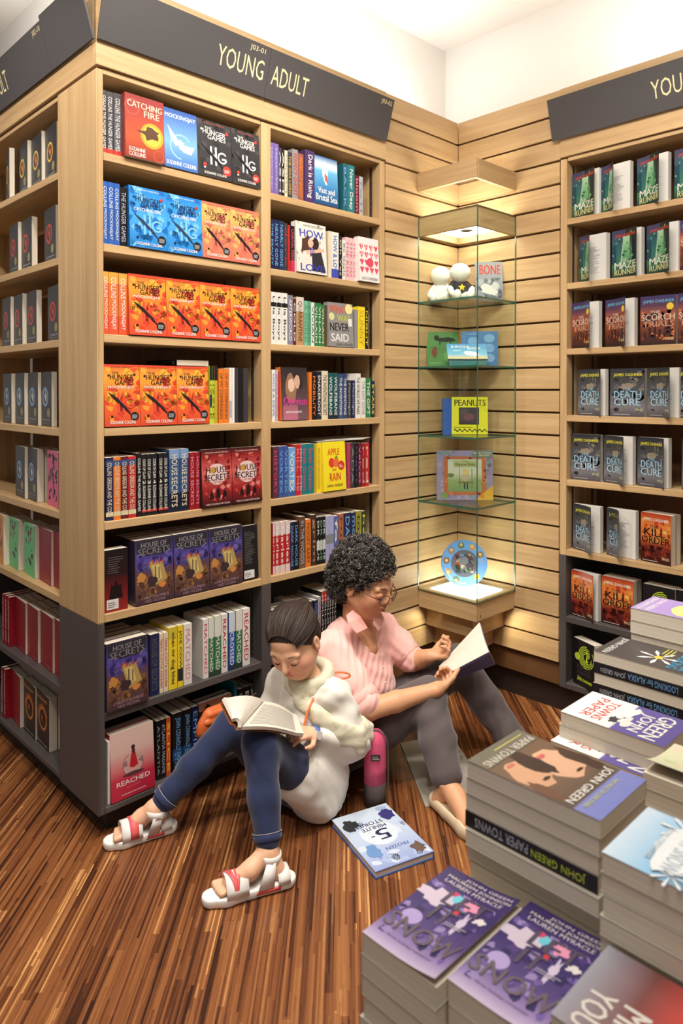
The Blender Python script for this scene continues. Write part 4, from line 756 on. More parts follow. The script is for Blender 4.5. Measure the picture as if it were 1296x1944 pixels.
row2(0, K[6], 6, [(93, 'redplain', dict(yaw=4, c=(140, 24, 36), stack=1)), (68, 'redplain', dict(yaw=4, c=(140, 24, 36), stack=2)), (42, 'redplain', dict(yaw=4, wrap=True, c=(140, 24, 36), stack=2)), (20, 'redplain', dict(yaw=4, wrap=True, c=(140, 24, 36), stack=2))], True)
row2(0, K[7], 7, [(60, 'fiery', dict(yaw=3, c=(46, 30, 22), stack=2, t=.03)), (36, 'fiery', dict(yaw=3, c=(46, 30, 22), stack=2, t=.03)), (11, 'redplain', dict(yaw=5, c=(140, 24, 36), stack=1, t=.03))], True)
for row, n_ in ((6, 3), (7, 2)):
    for i in range(n_):
        y = on_x(16-5.2*i if row == 6 else 8-5*i, 753, .012).y; r = spine_book(.018, .198, (140, 24, 36), 'white', 'CATCHING FIRE'); r.rotation_euler = (0, 0, 0); r.location = (.012, y, K[row]+.0006)
        lab(r, 'deep red spine with white lettering', f'{ORD[i]} past the red covers, side bookcase {SHN[row]}', 'red spines in the side bookcase')
R_ = 900; s_ = .30556
P_ = lambda x: R_+x*s_
W1, W2, W3 = (.030, 2.2, .004), (.050, 1.8, .012), (.075, 1.7, .03)
def rr(x, ds, **k): return (P_(x), ds, k)
m1 = dict(yaw=6, t=.026, pages=PAGES_W)
row2(L, G[0], 0, [rr(592, 'maze', warp=W1, **m1), rr(775, 'maze', warp=W3, **m1), rr(996, 'maze', warp=W2, **m1), rr(1228, 'maze', warp=W1, **m1)], False)
row2(L, G[1], 1, [rr(640, 'maze', yaw=8, t=.03, warp=W3, pages=PAGES_W), rr(842, 'maze', warp=W1, **m1), rr(1058, 'maze', warp=W2, **m1), rr(1262, 'scorch', **m1)], False)
row2(L, G[2], 2, [rr(595, 'scorch', warp=W2, **m1), rr(803, 'scorch', warp=W2, **m1), rr(1020, 'scorch', wrap=True, yaw=0, t=.03, w=.14), rr(1252, 'scorch', **m1)], False)
row2(L, G[3], 3, [rr(634, 'cure', warp=W1, **m1), rr(834, 'cure', wrap=True, yaw=0, t=.03, w=.145), rr(1064, 'cure', warp=W2, **m1), rr(1250, 'cure', wrap=True, yaw=0)], False)
row2(L, G[4], 4, [rr(590, 'cure', wrap=True, yaw=0, w=.135), rr(796, 'cure', warp=W2, **m1), rr(1005, 'cure', warp=W1, **m1), rr(1282, 'cure', yaw=0)], False)
row2(L, G[5], 5, [rr(606, 'cure', warp=W2, **m1), rr(815, 'cure', warp=W3, **m1), rr(1028, 'kill', yaw=10, t=.034, stack=1)], False)
row2(L, G[6], 6, [rr(596, 'kill', warp=W1, **m1), rr(786, 'kill', yaw=4, t=.034, stack=1, w=.14), rr(1042, 'labyrinth', yaw=4, t=.03, stack=1), rr(1240, 'labyrinth', yaw=4, t=.03)], False)
row2(L, G[7], 7, [rr(580, 'labyrinth', yaw=22, t=.045, c='black', off=.03)], False)
# ---------------------------------------------------------------- things inside the display case
RV = Vector((.70711, -.70711, 0)); OUT = Vector((-.70711, -.70711, 0))
RZ45 = -math.pi/4                   # local x -> to the right, local -y -> outward
@D
def comic(p):
    p.grad(0, 1, [(0, (120, 124, 136)), (.4, (150, 154, 164)), (1, (166, 168, 172))]); p.speck(40, 3, [(96, 100, 112), (130, 134, 146), (180, 182, 188)], .03, .05, .97, .6, .1); p.text('BONE', .16, .68, .92, .92, (206, 52, 40)); p.blob(.5, .3, .3, .14, (216, 214, 208), 4, .3); p.blob(.72, .4, .12, .1, (206, 204, 198), 6, .2); p.rect(.5, .03, .94, .07, (200, 190, 120))
@D
def board_green(p):
    p.rect(0, 0, 1, 1, (84, 136, 76)); p.blob(.6, .78, .3, .07, (30, 40, 40), 3, .25); p.rect(.4, .62, .44, .76, (30, 40, 40)); p.rect(.74, .62, .78, .76, (30, 40, 40)); p.disc(.32, .83, .08, (30, 40, 40), 12); p.blob(.24, .4, .08, .16, (120, 66, 46), 5, .2)
    for i in range(4): p.poly([(.24, .30+.07*i), (.06, .36+.07*i), (.24, .315+.07*i)], (120, 66, 46)); p.poly([(.24, .30+.07*i), (.42, .36+.07*i), (.24, .315+.07*i)], (120, 66, 46))
    p.blob(.72, .3, .2, .18, (110, 160, 96), 8, .2); p.text('scorpion', .1, .08, .45, .12, (180, 206, 160))
@D
def board_blue(p):
    p.rect(0, 0, 1, 1, (40, 112, 172))
    for u, v in ((.32, .72), (.76, .8), (.76, .52), (.76, .24), (.3, .36)): p.disc(u, v, .15, (110, 160, 204), 18, .8); p.rect(u-.09, v-.12, u-.05, v, (110, 160, 204)); p.rect(u+.05, v-.12, u+.09, v, (110, 160, 204))
    p.text('elephant', .1, .9, .45, .94, (190, 214, 234))
@D
def jungle(p): p.grad(0, 1, [(0, (226, 190, 120)), (.3, (110, 176, 206)), (1, (64, 140, 190))]); p.text('JUNGLE', .10, .70, .56, .88, 'white'); p.text('BOOK', .52, .62, .86, .78, 'white'); p.blob(.6, .35, .18, .16, (232, 236, 236), 4, .3); p.lines(2, .14, .5, .4, .62, (220, 232, 240), 3, .4)
@D
def peanut(p):
    p.rect(0, 0, 1, 1, (228, 220, 40)); p.text('PEANUTS', .08, .76, .94, .93, (24, 22, 20)); p.rect(.2, .26, .76, .72, (24, 22, 20)); p.rect(.22, .28, .74, .70, (74, 62, 66)); p.blob(.48, .46, .14, .1, (110, 70, 80), 3); p.lines(1, .06, .18, .94, .20, (60, 56, 20))
    z = []
    for i in range(15): z.append((.02+.96*i/14, .12 if i % 2 else .05))
    p.poly(z+[(u, v+.035) for u, v in reversed(z)], (24, 22, 20)); p.rect(0, 0, .06, 1, (226, 220, 80))
@D
def puzzle(p):
    p.rect(0, 0, 1, 1, (150, 136, 168)); p.speck(60, 2, [(170, 156, 186), (126, 118, 150), (120, 150, 140)], .02, .02, .98, .98, .05); p.rect(.12, .1, .88, .88, (186, 104, 64)); p.speck(40, 5, [(90, 50, 40), (210, 130, 80)], .12, .1, .88, .88, .03); p.grad(.2, .80, [(.17, (120, 150, 96)), (.4, (150, 166, 110)), (.55, (206, 204, 176)), (.82, (196, 204, 196))])
    p.rect(.3, .66, .72, .80, (176, 180, 120)); p.text('Velveteen Rabbit', .33, .69, .69, .75, (90, 90, 50)); p.text('The', .46, .765, .56, .79, (90, 90, 50)); p.rect(.4, .25, .41, .64, (110, 96, 70)); p.rect(.62, .25, .63, .64, (110, 96, 70)); p.rect(.38, .34, .65, .37, (130, 110, 80)); p.blob(.51, .46, .07, .08, (186, 170, 140), 3, .1); p.disc(.51, .57, .055, (224, 190, 120), 14); p.rect(.48, .22, .505, .34, (60, 56, 56)); p.rect(.53, .22, .555, .34, (60, 56, 56)); p.disc(.25, .5, .06, (100, 120, 80), 12, .6)
    p.poly([(.62, .86), (1, .86), (1, .995), (.66, .995), (.62, .94)], (110, 124, 120)); p.text('GIANT PUZZLE', .65, .935, .985, .97, 'cream'); p.text('& BOOK', .70, .885, .94, .92, 'cream'); p.poly([(.68, 0), (1, 0), (1, .3)], (222, 170, 56)); p.text('50', .76, .04, .84, .10, (180, 60, 40)); p.disc(.13, .09, .06, (120, 150, 80), 16)
def case_book(ds, px0, px1, pyb, t, h, dp, zb, lean=-8, rz=0, label='', hard=True, c='white', sc=None, name='picture_book', wrap=False):
    a = diag(px0, pyb, t); b = diag(px1, pyb, t); w_ = (b-a).length; r = book(w_, h, dp, c, sc, None, ds, None, hard=hard, wrap=wrap, pages=PAGES_W, name=name)
    r.rotation_euler = (math.radians(lean), 0, RZ45+math.radians(rz)); r.location = (a.x, a.y, zb+.0006+dp*math.sin(math.radians(-lean))); tag(r, label, 'book'); return r
case_book('comic', 903, 955, 574, .205, .19, .012, SHZ[0], label='grey comic book with red title beside the plush toys', c=(150, 154, 164))
case_book('board_green', 811, 874, 686, .185, .165, .008, SHZ[1], rz=10, label='green board book page with animal silhouettes in the display case', c='green')
case_book('board_blue', 876, 944, 684, .19, .165, .008, SHZ[1], rz=-8, label='blue board book page with elephants in the display case', c='blue')
jb = case_book('jungle', 850, 926, 684, .30, .09, .012, SHZ[1]+.024, lean=-38, label='small blue picture book propped on the teal box', c='sky')
tb = box('box', (-.085, -.028, 0), (.085, .035, .022), plain('teal card', (58, 112, 108), .6)); tb.location = Vector((L, 0, SHZ[1]+.0006))+OUT*.285; tb.rotation_euler = (0, 0, RZ45); tag(tb, 'flat teal box on the second glass shelf', 'box')
pn = case_book('peanut', 857, 925, 826, .21, .172, .03, SHZ[2], lean=-2, rz=-4, label='yellow cartoon gift book with dark window on glass shelf', c='yellow', sc='blue', hard=False)
ps = case_book(None, 840, 858, 826, .19, .165, .03, SHZ[2], lean=0, label='blue slipcase standing behind the yellow gift book', c='blue', hard=False)
case_book('puzzle', 829, 936, 946, .215, .228, .02, SHZ[3], lean=-4, label='purple framed puzzle book in clear wrap on lowest glass shelf', c=(150, 136, 168), wrap=True)
# round animal book with see-through centre
def round_book():
    c = diag(882, 1058, .2); r = empty('round_book', (c.x, c.y, .5042)); tag(r, 'round blue animal book standing on the lit base', 'book'); R0 = .107; zc = R0+.001
    Mx = Matrix.Rotation(RZ45, 4, 'Z') @ Matrix.Rotation(math.radians(-6), 4, 'X')
    def put(n, vf, m=None, cols=None): me = mesh([Mx @ Vector(p) for p in vf[0]], vf[1], m, cols=cols); return link(n, me, r)
    V = []; Fc = []; n = 48
    for k in range(n):
        a = 2*math.pi*k/n
        for rr_, y in ((R0, 0), (R0, .016), (.062, .016), (.062, 0)): V.append((rr_*math.cos(a), y, zc+rr_*math.sin(a)))
    for k in range(n):
        for j in range(4): a, b = k*4+j, k*4+(j+1) % 4; c_, d_ = ((k+1) % n)*4+(j+1) % 4, ((k+1) % n)*4+j; Fc.append((a, b, c_, d_))
    put('rim', (V, Fc), plain('blue board', (92, 140, 200), .45))
    p = Print(.2, .2); p.disc(.5, .5, .315, (92, 92, 104), 32); p.speck(70, 4, [(60, 64, 80), (150, 60, 50), (60, 110, 80), (176, 150, 90), (110, 130, 160), (206, 196, 170), (90, 70, 60), (120, 84, 130)], .28, .28, .72, .72, .07); p.blob(.48, .56, .12, .10, (110, 112, 118), 3, .1)
    for k in range(7):
        a = .5+.62*k; p.disc(.5+.42*math.cos(a), .5+.42*math.sin(a), .075, [(130, 96, 60), (176, 140, 96), (100, 110, 70), (160, 120, 80)][k % 4], 16); p.disc(.5+.42*math.cos(a), .5+.44*math.sin(a), .035, (206, 180, 140), 12)
    p.disc(.78, .20, .07, (232, 176, 70), 18)
    for s_, a0, a1 in (('Reading Around', 3.35, 4.75), ('baby animals', 1.05, .05)):
        tv, tf = text_vf(s_); W = tv[:, 0].max(); sc = .03/max(tv[:, 1].max(), .1); P = []
        for q_ in tv:
            a = a0+(a1-a0)*q_[0]/W; rad = (.395+.1*q_[1]*.5) if a1 < a0 else (.475-.1*q_[1]*.5); P.append(((.5+rad*math.cos(a))*.2*1.0, (.5+rad*math.sin(a))*.2))
        p.add(P, tf, [to_f('white' if a1 > a0 else 'yellow')]*len(P))
    put('cover_print', ([(u-.1, -d, zc+v-.1) for u, v, d in p.V], p.F), PRINT, p.C)
round_book()
# ---------------------------------------------------------------- stacks of books on the display table
tbl = empty('display_table', (.35, -1.9, 0)); tag(tbl, 'low stepped table under the stacks of paperbacks', 'table')
def tbox(n, a, b, m): o = box(n, a, b, m, tbl); o.matrix_parent_inverse = Matrix.Translation((-.35, 1.9, 0)); return o
table_m = wood('table oak', (120, 90, 60), (150, 116, 80), 0)
tbox('lower_top', (-.34, -2.6, .43), (.92, -1.40, .455), table_m); tbox('riser', (-.09, -2.5, .4555), (.90, -1.42, .60), table_m)
for x in (-.32, .84):
    for y in (-2.55, -1.5): tbox('leg', (x, y, 0), (x+.05, y+.05, .4295), table_m)
class Flip:
    # same drawing with the layout turned top to bottom, lettering still upright
    def __init__(s, p): s.p = p
    def grad(s, u0, u1, st): s.p.grad(u0, u1, [(1-v, c) for v, c in reversed(st)])
    def rect(s, u0, v0, u1, v1, c): s.p.rect(u0, 1-v1, u1, 1-v0, c)
    def text(s, t, u0, v0, u1, v1, c): s.p.text(t, u0, 1-v1, u1, 1-v0, c)
    def disc(s, u, v, r_, c, n=24): s.p.disc(u, 1-v, r_, c, n)
    def blob(s, u, v, ru, rv, c, seed=0, rough=.25): s.p.blob(u, 1-v, ru, rv, c, seed, rough)
    def poly(s, pts, c): s.p.poly([(u, 1-v) for u, v in reversed(pts)], c)
    def lines(s, n, u0, v0, u1, v1, c, seed=1, th=.5): s.p.lines(n, u0, 1-v1, u1, 1-v0, c, seed, th)
@D
def snow(p):
    p.grad(0, 1, [(0, (196, 180, 206)), (.12, (150, 128, 176)), (.3, (84, 66, 124)), (.6, (56, 44, 98)), (.85, (66, 50, 104)), (1, (56, 42, 92))]); p.speck(50, 3, [(110, 90, 156), (48, 38, 88), (150, 130, 180), (80, 60, 120)], .02, .1, .98, .8, .07)
    p.disc(.22, .36, .12, (176, 156, 206), 18); p.blob(.22, .64, .2, .09, (206, 190, 206), 5, .35); p.blob(.42, .73, .06, .05, (110, 196, 214), 6, .2); p.blob(.62, .72, .1, .06, (226, 150, 176), 7, .3); p.blob(.36, .76, .04, .03, (206, 70, 110), 8, .2); p.blob(.7, .52, .05, .12, (206, 190, 214), 9, .4); p.blob(.85, .62, .08, .03, (226, 216, 216), 10, .4); p.blob(.55, .6, .03, .03, (206, 60, 70), 11, .2)
    p.text('JOHN GREEN', .30, .925, .94, .965, (206, 196, 200)); p.text('MAUREEN JOHNSON', .1, .875, .96, .915, (214, 204, 196)); p.text('LAUREN MYRACLE', .12, .825, .9, .865, (206, 196, 200)); p.text('LET', .3, .62, .86, .78, (86, 74, 92)); p.text('IT', .34, .42, .6, .58, (86, 74, 92)); p.text('SNOW', .04, .17, .96, .33, (104, 90, 100)); p.text('three holiday romances', .2, .10, .8, .125, (110, 96, 130)); p.lines(2, .55, .45, .9, .49, (190, 180, 196), 3, .35)
@D
def paper(p):
    p = Flip(p)
    p.grad(0, 1, [(0, (120, 128, 190)), (.17, (126, 132, 192)), (.19, (92, 78, 66)), (.5, (120, 92, 76)), (.75, (110, 84, 66)), (1, (92, 86, 76))]); p.blob(.34, .52, .26, .2, (214, 168, 136), 3, .12); p.blob(.74, .60, .22, .18, (206, 158, 124), 5, .12); p.blob(.54, .66, .12, .2, (58, 40, 34), 6, .2); p.blob(.08, .44, .1, .22, (70, 50, 42), 7, .2); p.blob(.92, .4, .08, .14, (110, 76, 58), 8, .2); p.blob(.3, .38, .07, .014, (60, 40, 36), 9, .2); p.blob(.36, .66, .07, .02, (200, 100, 96), 10, .2); p.blob(.7, .48, .06, .016, (56, 40, 36), 11, .2); p.blob(.76, .74, .06, .02, (196, 110, 100), 12, .2)
    p.rect(0, .82, 1, 1, (106, 100, 86)); p.text('PAPER TOWNS', .06, .83, .94, .90, (196, 188, 176)); p.lines(1, .08, .93, .96, .945, (206, 206, 90)); p.text('JOHN GREEN', .06, .20, .94, .28, 'white'); p.text('THE FAULT IN OUR STARS', .2, .12, .9, .15, (206, 206, 110))
@D
def paper2(p):
    p = Flip(p)
    p.grad(0, 1, [(0, (92, 82, 142)), (.5, (98, 86, 150)), (.52, (230, 226, 220)), (1, (232, 228, 222))]); p.text('PAPER', .12, .76, .88, .86, (196, 60, 56)); p.text('TOWNS', .15, .64, .88, .74, (196, 60, 56)); p.blob(.7, .55, .1, .05, (60, 58, 60), 3, .4); p.blob(.35, .5, .22, .07, (226, 222, 216), 4, .4); p.blob(.65, .46, .16, .06, (216, 212, 206), 5, .4); p.text('JOHN', .2, .28, .86, .42, 'white'); p.text('GREEN', .1, .1, .94, .26, 'white')
@D
def alaska(p):
    p = Flip(p)
    p.rect(0, 0, 1, 1, (74, 68, 66)); p.text('JOHN GREEN', .06, .86, .94, .95, (206, 202, 198))
    for a in range(7): p.poly([(.55+.04*math.cos(.9*a), .40+.03*math.sin(.9*a)), (.55+.24*math.cos(.9*a+.14), .4+.17*math.sin(.9*a+.14)), (.55+.34*math.cos(.9*a), .4+.24*math.sin(.9*a)), (.55+.24*math.cos(.9*a-.14), .4+.17*math.sin(.9*a-.14))], (232, 228, 222))
    p.disc(.55, .4, .07, (226, 190, 70), 14); p.lines(3, .06, .30, .5, .42, (196, 186, 90), 3, .4); p.text('LOOKING', .08, .14, .9, .24, (70, 150, 190)); p.text('ALASKA', .08, .03, .9, .12, (70, 150, 190))
@D
def kath(p):
    p = Flip(p); p.rect(0, 0, 1, 1, (168, 144, 196)); p.text('JOHN GREEN', .08, .80, .92, .88, 'white'); p.text('ABUNDANCE OF', .08, .90, .94, .96, 'white'); p.blob(.5, .42, .4, .22, (232, 220, 140), 3, .05); p.text('KATHERINES', .1, .1, .9, .18, 'white')
@D
def frost(p):
    p.grad(0, 1, [(0, (206, 222, 234)), (.25, (150, 196, 226)), (.6, (70, 80, 92)), (.8, (54, 110, 160)), (1, (80, 160, 216))]); p.text('JFF', .4, .80, .7, .87, (196, 210, 220))
    for k, (u, v, r_) in enumerate(((.15, .52, .16), (.4, .45, .26), (.72, .48, .22), (.9, .38, .16), (.2, .3, .22))):
        for a in range(8): p.poly([(u, v), (u+r_*math.cos(a*.785-.1), v+.66*r_*math.sin(a*.785-.1)), (u+r_*1.15*math.cos(a*.785), v+.76*r_*math.sin(a*.785)), (u+r_*math.cos(a*.785+.1), v+.66*r_*math.sin(a*.785+.1))], (228, 232, 232))
    p.blob(.5, .34, .42, .14, (230, 234, 234), 3, .2); p.text('LET IT SNOW', .12, .30, .88, .4, (170, 180, 190)); p.text('three romances', .2, .2, .8, .25, (180, 190, 200))
@D
def ivory(p): p.rect(0, 0, 1, 1, (214, 214, 178)); p.speck(20, 3, [(196, 200, 150), (224, 206, 180)], 0, 0, 1, 1, .1); p.text('SNOW', .3, .7, .9, .84, (110, 110, 90)); p.text('TOWN', .3, .5, .8, .62, (150, 120, 90))
@D
def bokeh(p):
    p.grad(0, 1, [(0, (150, 150, 160)), (.3, (120, 70, 66)), (.5, (190, 70, 60)), (.6, (60, 40, 38)), (1, (44, 34, 34))]); p.speck(16, 5, [(206, 80, 70), (130, 150, 210), (190, 190, 220)], .1, .5, .9, .95, .09); p.blob(.8, .45, .14, .1, (120, 180, 220), 4, .3); p.text('THE BEGINNING', .06, .72, .5, .78, (200, 190, 190)); p.text('OF EVERYTHING', .06, .64, .5, .70, (200, 190, 190)); p.text('MISS', .5, .25, .95, .4, (214, 206, 196)); p.text('YOU', .5, .08, .95, .22, (214, 206, 196))
LOOK.update(snow='purple festive paperback', paper='paperback with two faces on its cover', paper2='white and violet paperback', alaska='dark grey paperback with white daisy', kath='lilac paperback with yellow oval', frost='blue paperback with white snowflakes', ivory='ivory paperback with lifted corner', bokeh='dark paperback with blurred red lights')
def lay_stack(ds, n, x0, y0, base, w_, h, t, c, hdir, name, order, sp=None, spines=(), seed=1, slack=.003, warp=None, shift=None, spc=None):
    # hdir: direction (deg) in which the TOP of the cover points; x0,y0 = stack centre
    rd = random.Random(seed); a = math.radians(hdir); hv = Vector((math.cos(a), math.sin(a), 0)); wv = Vector((math.sin(a), -math.cos(a), 0)); grp = f'{name} stacked on the table'
    for i in range(n):
        k = n-1-i; z = base+.0004+k*t; ctr = Vector((x0, y0, z))+Vector((rd.uniform(-slack, slack), rd.uniform(-slack, slack), 0)) if i else Vector((x0, y0, z))
        if shift and i in shift: ctr += Vector(shift[i])
        flip = i in spines; r = book(w_, h, t-.0008, c, spc or c, c, ds if i == 0 or (shift and i in shift) else None, sp if flip else None, warp=warp if i == 0 else None)
        W_ = -wv if flip else wv
        # columns: local x -> W_, local z -> hv, local -y -> up
        up = Vector((0, 0, 1)); yl = hv.cross(W_)      # right handed local y
        o = ctr-W_*w_/2-hv*h/2; o.z = z+(t if yl.z < 0 else 0)-(.0004 if yl.z < 0 else 0)
        r.matrix_world = Matrix(((W_.x, yl.x, hv.x, o.x), (W_.y, yl.y, hv.y, o.y), (W_.z, yl.z, hv.z, o.z), (0, 0, 0, 1)))
        lab(r, LOOK[ds] if i == 0 else LOOK[ds].replace('paperback', 'copy'), ('topmost ' if i == 0 else ORD[i]+' down ')+order, grp)
TZ, UZ = .455, .60
lay_stack('snow', 8, -.2195, -1.520, TZ, .128, .195, .0285, (196, 186, 170), 0, 'festive paperbacks', 'in the stack nearest the aisle floor', seed=3, warp=(.010, 3, .003))
lay_stack('snow', 8, -.1985, -1.648, TZ, .128, .195, .0285, (196, 186, 170), 0, 'festive paperbacks', 'in the stack beside the dark book', seed=4, warp=(.006, 3, .003))
lay_stack('paper', 9, -.014, -1.572, UZ, .147, .22, .0262, (196, 186, 170), -90, 'face paperbacks', 'in the tall stack on the riser', seed=5, slack=.005, spines=(3,), sp=('JOHN GREEN|PAPER TOWNS', ('lime', 'silver'), ((0, 1, (26, 24, 26)),)))
lay_stack('frost', 9, -.078, -1.818, UZ, .14, .21, .0262, (196, 186, 170), -90, 'snowflake paperbacks', 'in the stack beside the face covers', seed=6)
lay_stack('bokeh', 10, -.2275, -1.832, TZ, .14, .21, .0275, (196, 186, 170), -90, 'dark paperbacks', 'in the low stack at the table edge', seed=7)
lay_stack('paper2', 6, .41, -1.492, UZ, .14, .21, .026, (196, 186, 170), -90, 'white and violet paperbacks', 'in the stack next to the daisy covers', seed=8, shift={2: (-.028, .004, 0)})
lay_stack('ivory', 6, .285, -1.715, UZ, .14, .21, .0272, (196, 186, 170), -90, 'ivory paperbacks', 'in the stack behind the snowflakes', seed=9, warp=(.022, 3, .004))
lay_stack('alaska', 8, .662, -1.438, UZ, .14, .21, .0255, (196, 186, 170), -90, 'daisy paperbacks', 'in the daisy stack', seed=10, spines=(1, 3), sp=('LOOKING for ALASKA|JOHN GREEN', ('sky', 'silver'), ((0, 1, (30, 30, 34)),)))
lay_stack('kath', 9, .81, -1.46, UZ, .14, .21, .031, (196, 186, 170), -90, 'lilac paperbacks', 'in the lilac stack', seed=11)
# ---------------------------------------------------------------- loose things on the floor
@D
def stories(p):
    p = Flip(p)
    p.grad(0, 1, [(0, (150, 164, 210)), (.4, (186, 200, 226)), (1, (206, 220, 232))]); p.p.speck(24, 3, [(206, 218, 232), (170, 186, 220)], .02, .02, .98, .98, .1); p.disc(.5, .55, .3, (216, 226, 234), 24)
    p.text('FROZEN', .22, .24, .6, .29, (70, 96, 160)); p.text('5', .34, .42, .56, .60, (46, 50, 84)); p.text('MINUTE', .3, .62, .72, .68, (56, 62, 100)); p.text('STORIES', .3, .70, .78, .76, (56, 62, 100)); p.rect(.60, .50, .66, .515, (46, 50, 84))
    p.blob(.15, .8, .12, .1, (64, 58, 120), 3, .2); p.blob(.82, .8, .12, .1, (52, 54, 58), 5, .3); p.blob(.8, .28, .1, .12, (110, 150, 200), 6, .3); p.blob(.14, .14, .11, .09, (110, 90, 80), 7, .3)
fb = book(.205, .285, .022, (110, 130, 180), 'blue', 'blue', 'stories', None, hard=True, pages=PAGES_W, name='hardcover_book')
a_ = on_z(641, 1553, .022); b_ = on_z(732, 1525, .022); c_ = on_z(720, 1665, .022)
wv = (b_-a_).normalized(); hv = Vector((-wv.y, wv.x, 0)); hv = -hv if hv.dot(c_-a_) < 0 else hv
# title reads from the far side: book top points toward the camera side
o_ = b_.copy(); W_ = -wv; Hh = hv; yl = Hh.cross(W_)
fb.matrix_world = Matrix(((W_.x, yl.x, Hh.x, o_.x), (W_.y, yl.y, Hh.y, o_.y), (0, yl.z, 0, .0228 if yl.z < 0 else .0006), (0, 0, 0, 1)))
tag(fb, 'pale blue hardcover story book lying on the wooden floor', 'book')
mat_ = empty('floor_mat', (1.12, -.44, 0)); tag(mat_, 'pale grey flat mat on the floor between the reading woman\'s feet', 'mat')
e1 = Vector((-.60, -.80, 0)); e2 = Vector((.80, -.60, 0)); P = [Vector((1.15, -.24, 0)), Vector((1.36, -.33, 0)), Vector((1.10, -.70, 0)), Vector((.88, -.59, 0))]
me = mesh([(p.x-1.12, p.y+.44, z) for z in (.0006, .004) for p in P], [(3, 2, 1, 0), (4, 5, 6, 7), (0, 1, 5, 4), (1, 2, 6, 5), (2, 3, 7, 6), (3, 0, 4, 7)], plain('grey board', (158, 150, 138), .6, noise=.08, scale=18)); link('sheet', me, mat_)
# pink bottle sleeve
def bottle():
    b = on_z(704, 1528, 0); r = empty('bottle_sleeve', (b.x+.016, b.y-.004, .0006)); tag(r, 'pink and brown fabric bottle sleeve standing on the floor', 'bottle sleeve')
    pk = plain('pink fabric', (214, 84, 120), .75, noise=.06, scale=60, bump=.2); br = plain('brown fabric', (70, 58, 54), .8, noise=.08, scale=60, bump=.2); gr = plain('grey zip', (96, 84, 80), .6)
    def shell(n, prof, m, flat=.82, c0=None):
        v, f = lathe_vf(prof, 28); return link(n, mesh([(p[0], p[1]*flat, p[2]) for p in v], f, m, smooth=True), r)
    shell('base', [(.036, 0), (.041, .004), (.042, .03), (.042, .078)], br); shell('sleeve', [(.042, .0784), (.0425, .13), (.042, .19), (.040, .215), (.033, .238), (.018, .252), (.004, .256)], pk)
    pts = [Vector((RT.x*x, RT.y*x, z))*1.0 for x, z in [(-.006, .258), (.010, .258), (.026, .248), (.037, .232), (.0425, .21), (.044, .16), (.044, .10), (.0435, .01)]]
    v, f = tube_vf([p-FW*.012*(1 if p.z > .05 else 1)-Vector((0, 0, -FW.z*.012)) for p in pts], .0022, 6); link('zip', mesh(v, f, gr), r)
    c = Vector((-FW.x, -FW.y, 0)).normalized(); cc = c*.0385; side = Vector((RT.x, RT.y, 0))
    def lbl(n, du, z0, z1, out, m): me = mesh([cc+side*-du+Vector((0, 0, z0))+c*out, cc+side*du+Vector((0, 0, z0))+c*out, cc+side*du+Vector((0, 0, z1))+c*out, cc+side*-du+Vector((0, 0, z1))+c*out], [(0, 1, 2, 3)], m); return link(n, me, r)
    lb_ = lbl('label', .0155, .168, .188, .0035, plain('black tag', (36, 30, 32), .6))
    tv, tf = text_vf('Favorite'); W, Hh = tv[:, 0].max(), tv[:, 1].max(); o = link('label_print', mesh([cc+c*.0039+side*(-.011+.018*p[0]/W)+Vector((0, 0, .1785+.006*p[1]/Hh)) for p in tv], tf, plain('tag print', (200, 196, 190), .6)), lb_); 
    for i in range(2): me = mesh([cc+c*.0039+side*x+Vector((0, 0, z)) for x, z in ((-.012, .1715+.003*i), (.012, .1715+.003*i), (.012, .173+.003*i), (-.012, .173+.003*i))], [(0, 1, 2, 3)], bpy.data.materials['tag print']); link('label_print', me, lb_)
    s0 = Vector((RT.x*-.02, RT.y*-.02, .242)); pts = [s0, s0+side*-.012+Vector((0, 0, .003)), s0+side*-.022+Vector((0, 0, .001)), s0+side*-.032+Vector((0, 0, -.003))]
    V = []; 
    for p in pts:
        for dz in (.006, -.006): V.append(p+Vector((0, 0, dz))+c*.016)
    V += [v_-c*.002 for v_ in V]; n_ = len(pts)*2; Fc = []
    for i in range(len(pts)-1): a = 2*i; Fc += [(a, a+1, a+3, a+2), (n_+a, n_+a+2, n_+a+3, n_+a+1), (a, a+2, n_+a+2, n_+a), (a+1, n_+a+1, n_+a+3, a+3)]
    link('strap', mesh(V, Fc, plain('taupe strap', (150, 128, 120), .7)), r)
bottle()
